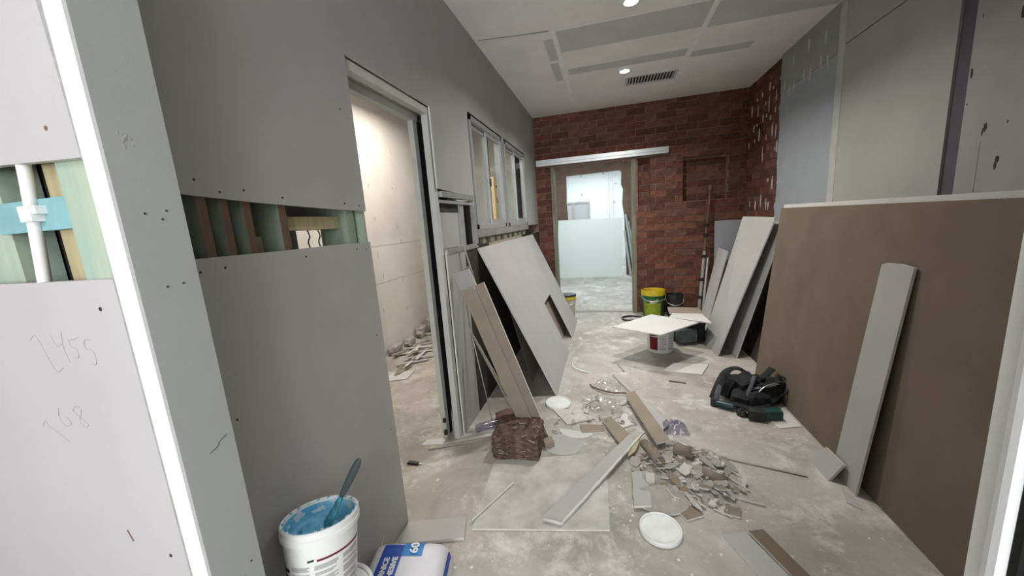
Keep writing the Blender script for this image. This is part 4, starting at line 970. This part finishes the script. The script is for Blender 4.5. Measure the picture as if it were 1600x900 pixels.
# loose fines that fill the heap
n = 28; v, f = [], []
for i in range(n + 1):
    for j in range(n + 1):
        x = heap_c.x + (i / n * 2 - 1) * .25; y = heap_c.y + (j / n * 2 - 1) * .25
        hh = heap_h(x, y); v.append((x, y, -0.002 + hh * .9 + (0.012 * NZ.noise(Vector((x * 40, y * 40, 2))) if hh > 0 else 0)))
for i in range(n):
    for j in range(n):
        q = (i * (n + 1) + j, (i + 1) * (n + 1) + j, (i + 1) * (n + 1) + j + 1, i * (n + 1) + j + 1)
        if any(heap_h(v[k][0], v[k][1]) > 0 for k in q): f.append(q)
tag(link('plaster_fines', v, f, 'chip_grey', None), 'fine grey plaster dust and crumbs filling the rubble heap', 'rubble', kind='stuff')
def chip(x, y, z, s, m, elong=1.0):
    k = random.choice((4, 5, 5, 6)); t = random.uniform(.005, .011)
    rx, ry, rz = random.gauss(0, .27), random.gauss(0, .27), random.uniform(0, 2 * PI)
    Rm = Matrix.Rotation(rz, 3, 'Z') @ Matrix.Rotation(rx, 3, 'X') @ Matrix.Rotation(ry, 3, 'Y')
    pts = []
    for i in range(k):
        a = 2 * PI * i / k + random.uniform(-.35, .35); r = s * random.uniform(.6, 1.15)
        pts.append(Vector((r * math.cos(a) * elong, r * math.sin(a) / elong ** .7, 0)))
    V = [Rm @ (p + Vector((0, 0, t / 2))) for p in pts]
    off = Rm @ Vector((0, 0, -t))
    lowz = min(min(p.z for p in V), min((p + off).z for p in V))
    V = [p + Vector((x, y, max(z, 0) - lowz)) for p in V]
    return slab('plaster_chip', V, off, m)
chipm = [('chip_pale', 'tan_paper', 'gypsum'), ('chip_grey', 'tan_paper', 'gypsum'), ('chip_brown', 'tan_paper', 'gypsum'), ('chip_grey', 'chip_brown', 'gypsum')]
for k in range(135):
    a = random.uniform(0, 2 * PI); r = random.random() ** .6 * .27
    x, y = heap_c.x + r * math.cos(a) * .95, heap_c.y + r * math.sin(a)
    s = random.choice((.010, .014, .018, .022, .028, .036)); 
    o = chip(x, y, heap_h(x, y) * .85, s, random.choice(chipm), random.choice((1, 1, 1.3, 1.8)))
    tag(o, 'broken plasterboard chip in the rubble heap on the floor', 'chip', 'chips in the rubble heap')
for k in range(22):
    a = random.uniform(0, 2 * PI); r = random.random() ** .5 * .22; x, y = heap_c.x + r * math.cos(a), heap_c.y + r * math.sin(a) - .04
    L = random.uniform(.05, .13); b = random.gauss(-.6, .7); z = heap_h(x, y) * .9 + .008
    o = tube('gypsum_sliver', [(x, y, z), (x + L * math.cos(b), y + L * math.sin(b), max(.006, heap_h(x + L * math.cos(b), y + L * math.sin(b)) * .9 + .008))], random.uniform(.002, .0045), random.choice(('gypsum', 'chip_pale')), None, 4)
    tag(o, 'thin white gypsum sliver on the rubble heap', 'sliver', 'slivers on the rubble heap')
for k in range(34):
    x, y = random.uniform(-.40, .16), random.uniform(2.12, 2.62)
    if (x + .375) ** 2 + (y - 2.51) ** 2 < .14 ** 2: x += .2
    o = chip(x, y, .012 if k % 2 else 0.0, random.choice((.008, .012, .016, .024)), random.choice(chipm), random.choice((1, 1.4, 2)))
    tag(o, 'stray plasterboard chip among the offcuts between insulation block and plastic film', 'chip', 'stray chips among the offcuts')
# curled paper
def curl(a, b, r, label, m='chip_brown', turns=0.8):
    a, b = Vector(a), Vector(b); t = (b - a).normalized(); s = t.cross(Vector((0, 0, 1))).normalized(); w = s.cross(t)
    n = 18; vv, ff = [], []
    for i in range(n + 1):
        an = -PI * .3 + 2 * PI * turns * i / n; rr = r * (1 - .25 * i / n)
        for p in (a, b): vv.append(p + s * rr * math.cos(an) + w * rr * math.sin(an))
    for i in range(n): ff.append((2 * i, 2 * i + 2, 2 * i + 3, 2 * i + 1))
    o = link('paper_curl', vv, ff, m, None, None, True)
    md = o.modifiers.new('thick', 'SOLIDIFY'); md.thickness = .003
    return tag(o, label, 'paper')
curl((0.185, 2.02, .05), (0.245, 1.83, .075), .030, 'rolled brown paper tube sticking out of the rubble heap')
curl((0.33, 1.98, .06), (0.42, 1.96, .06), .035, 'curled brown paper scrap on the far side of the rubble', turns=.5)
curl((0.44, 1.83, .04), (0.55, 1.80, .02), .030, 'curled brown paper scrap at the right edge of the rubble', turns=.45)
tag(flat('paper_scrap', [(0.08, 2.03, .02), (0.13, 2.09, .045), (0.16, 2.06, .03), (0.13, 1.98, .02), (0.09, 1.93, .015)], .004, ('yellow_timber',) * 3), 'torn yellowish paper scrap at the left of the rubble heap', 'paper')
# scattered crumbs on the floor, singly uncountable
v, f = [], []
def crumb(x, y, s):
    n0 = len(v); a0 = random.uniform(0, PI)
    for k in range(4): v.append((x + s * math.cos(a0 + k * PI / 2) * random.uniform(.6, 1.3), y + s * math.sin(a0 + k * PI / 2) * random.uniform(.6, 1.3), 0.0005))
    v.append((x, y, s * .7)); f.extend([(n0 + k, n0 + (k + 1) % 4, n0 + 4) for k in range(4)]); f.append((n0, n0 + 1, n0 + 2, n0 + 3))
for k in range(420):
    if k < 220: x, y = random.gauss(.2, .32), random.gauss(1.9, .38)
    else: x, y = random.uniform(-.9, 1.05), random.uniform(1.1, 4.8)
    crumb(x, y, random.choice((.002, .003, .004, .006, .008)))
tag(link('plaster_crumbs', v, f, 'gypsum', None), 'tiny white plaster crumbs scattered over the concrete floor', 'crumbs', kind='stuff')

# ---- side room: offcut heap, pine stud at the window
for k in range(26):
    t = random.random(); x = -2.28 + random.uniform(0, .42); y = 2.85 + t * 1.6; L = random.uniform(.2, .5); b = random.gauss(1.2, .6)
    z = .01 + .05 * random.random()
    pts = [(x, y), (x + L * math.cos(b), y + L * math.sin(b))]
    wx, wy = -math.sin(b) * .03, math.cos(b) * .03
    if pts[1][0] < -2.32 or pts[1][0] > -1.75: continue
    o = flat('scrap_strip', [(x, y, z), (x + wx, y + wy, z), (pts[1][0] + wx, pts[1][1] + wy, z * .4), (pts[1][0], pts[1][1], z * .4)], .009, random.choice([PB, TB, WBm]))
    tag(o, 'scrap strip of board in the heap inside the side room', 'scrap', 'scraps in the side room')
tag(flat('board_offcut', [(-2.0, 2.72), (-2.02, 2.92), (-1.83, 3.0), (-1.80, 2.80)], .01, WBm), 'white offcut in front of the scrap heap in the side room', 'offcut')
for k, (y, h) in enumerate([(3.45, .10), (3.75, .08), (4.05, .13), (4.3, .17)]):
    tag(blob('rubble_lump', (-2.31, y, h / 2), (.05, .10, h / 2), 'chip_grey', None, (0, 0, .2), .35, 2, .5, k), ('nearest', 'second nearest', 'third nearest', 'farthest and tallest')[k] + ' grey rubble lump along the side room wall', 'rubble', 'rubble lumps by the side room wall')
pn = empty('pine_stud', (-1.24, 4.14, 0), 'bright pine stud standing behind the nearer window', 'timber')
box('stud', -1.28, -1.20, 4.04, 4.24, 0.0, 1.86, 'pine', pn)
lathe('knot', [(0, 0), (.032, 0), (.028, .002), (0, .002)], (-1.199, 4.14, 1.61), 'knot', pn, 16).rotation_euler = (0, PI / 2, 0)
for z in (1.72, 1.76): lathe('bolt', [(0, 0), (.012, 0), (.012, .006), (0, .006)], (-1.197, 4.11 + (z - 1.72) * 1.5, z + .04), 'screw_dark', pn, 10).rotation_euler = (0, PI / 2, 0)

# ---- far rooms
tag(lean('plasterboard_sheet', (-1.12, 8.40, 0), (0.33, 8.40, 0), (0.345, 8.58, 1.285), (-1.07, 8.58, 1.315), 0.012, ('clean_white', 'tan_paper', 'gypsum')), 'white sheet standing in the bright room beyond the doorway', 'plasterboard')
for k, (x0, x1, y, z, w) in enumerate([(0.66, 0.47, 8.50, 1.2, 'rightmost'), (0.58, 0.42, 8.47, 1.35, 'middle and tallest'), (0.50, 0.385, 8.44, 1.0, 'leftmost and shortest')]):
    tag(tube('foil_roll', [(x0, y, .03), (x1, y + .09, z)], .026, 'steel', None, 10), 'silvery wrapped length by the far white sheet, ' + w + ' of three', 'foil roll', 'silver lengths by the far sheet')
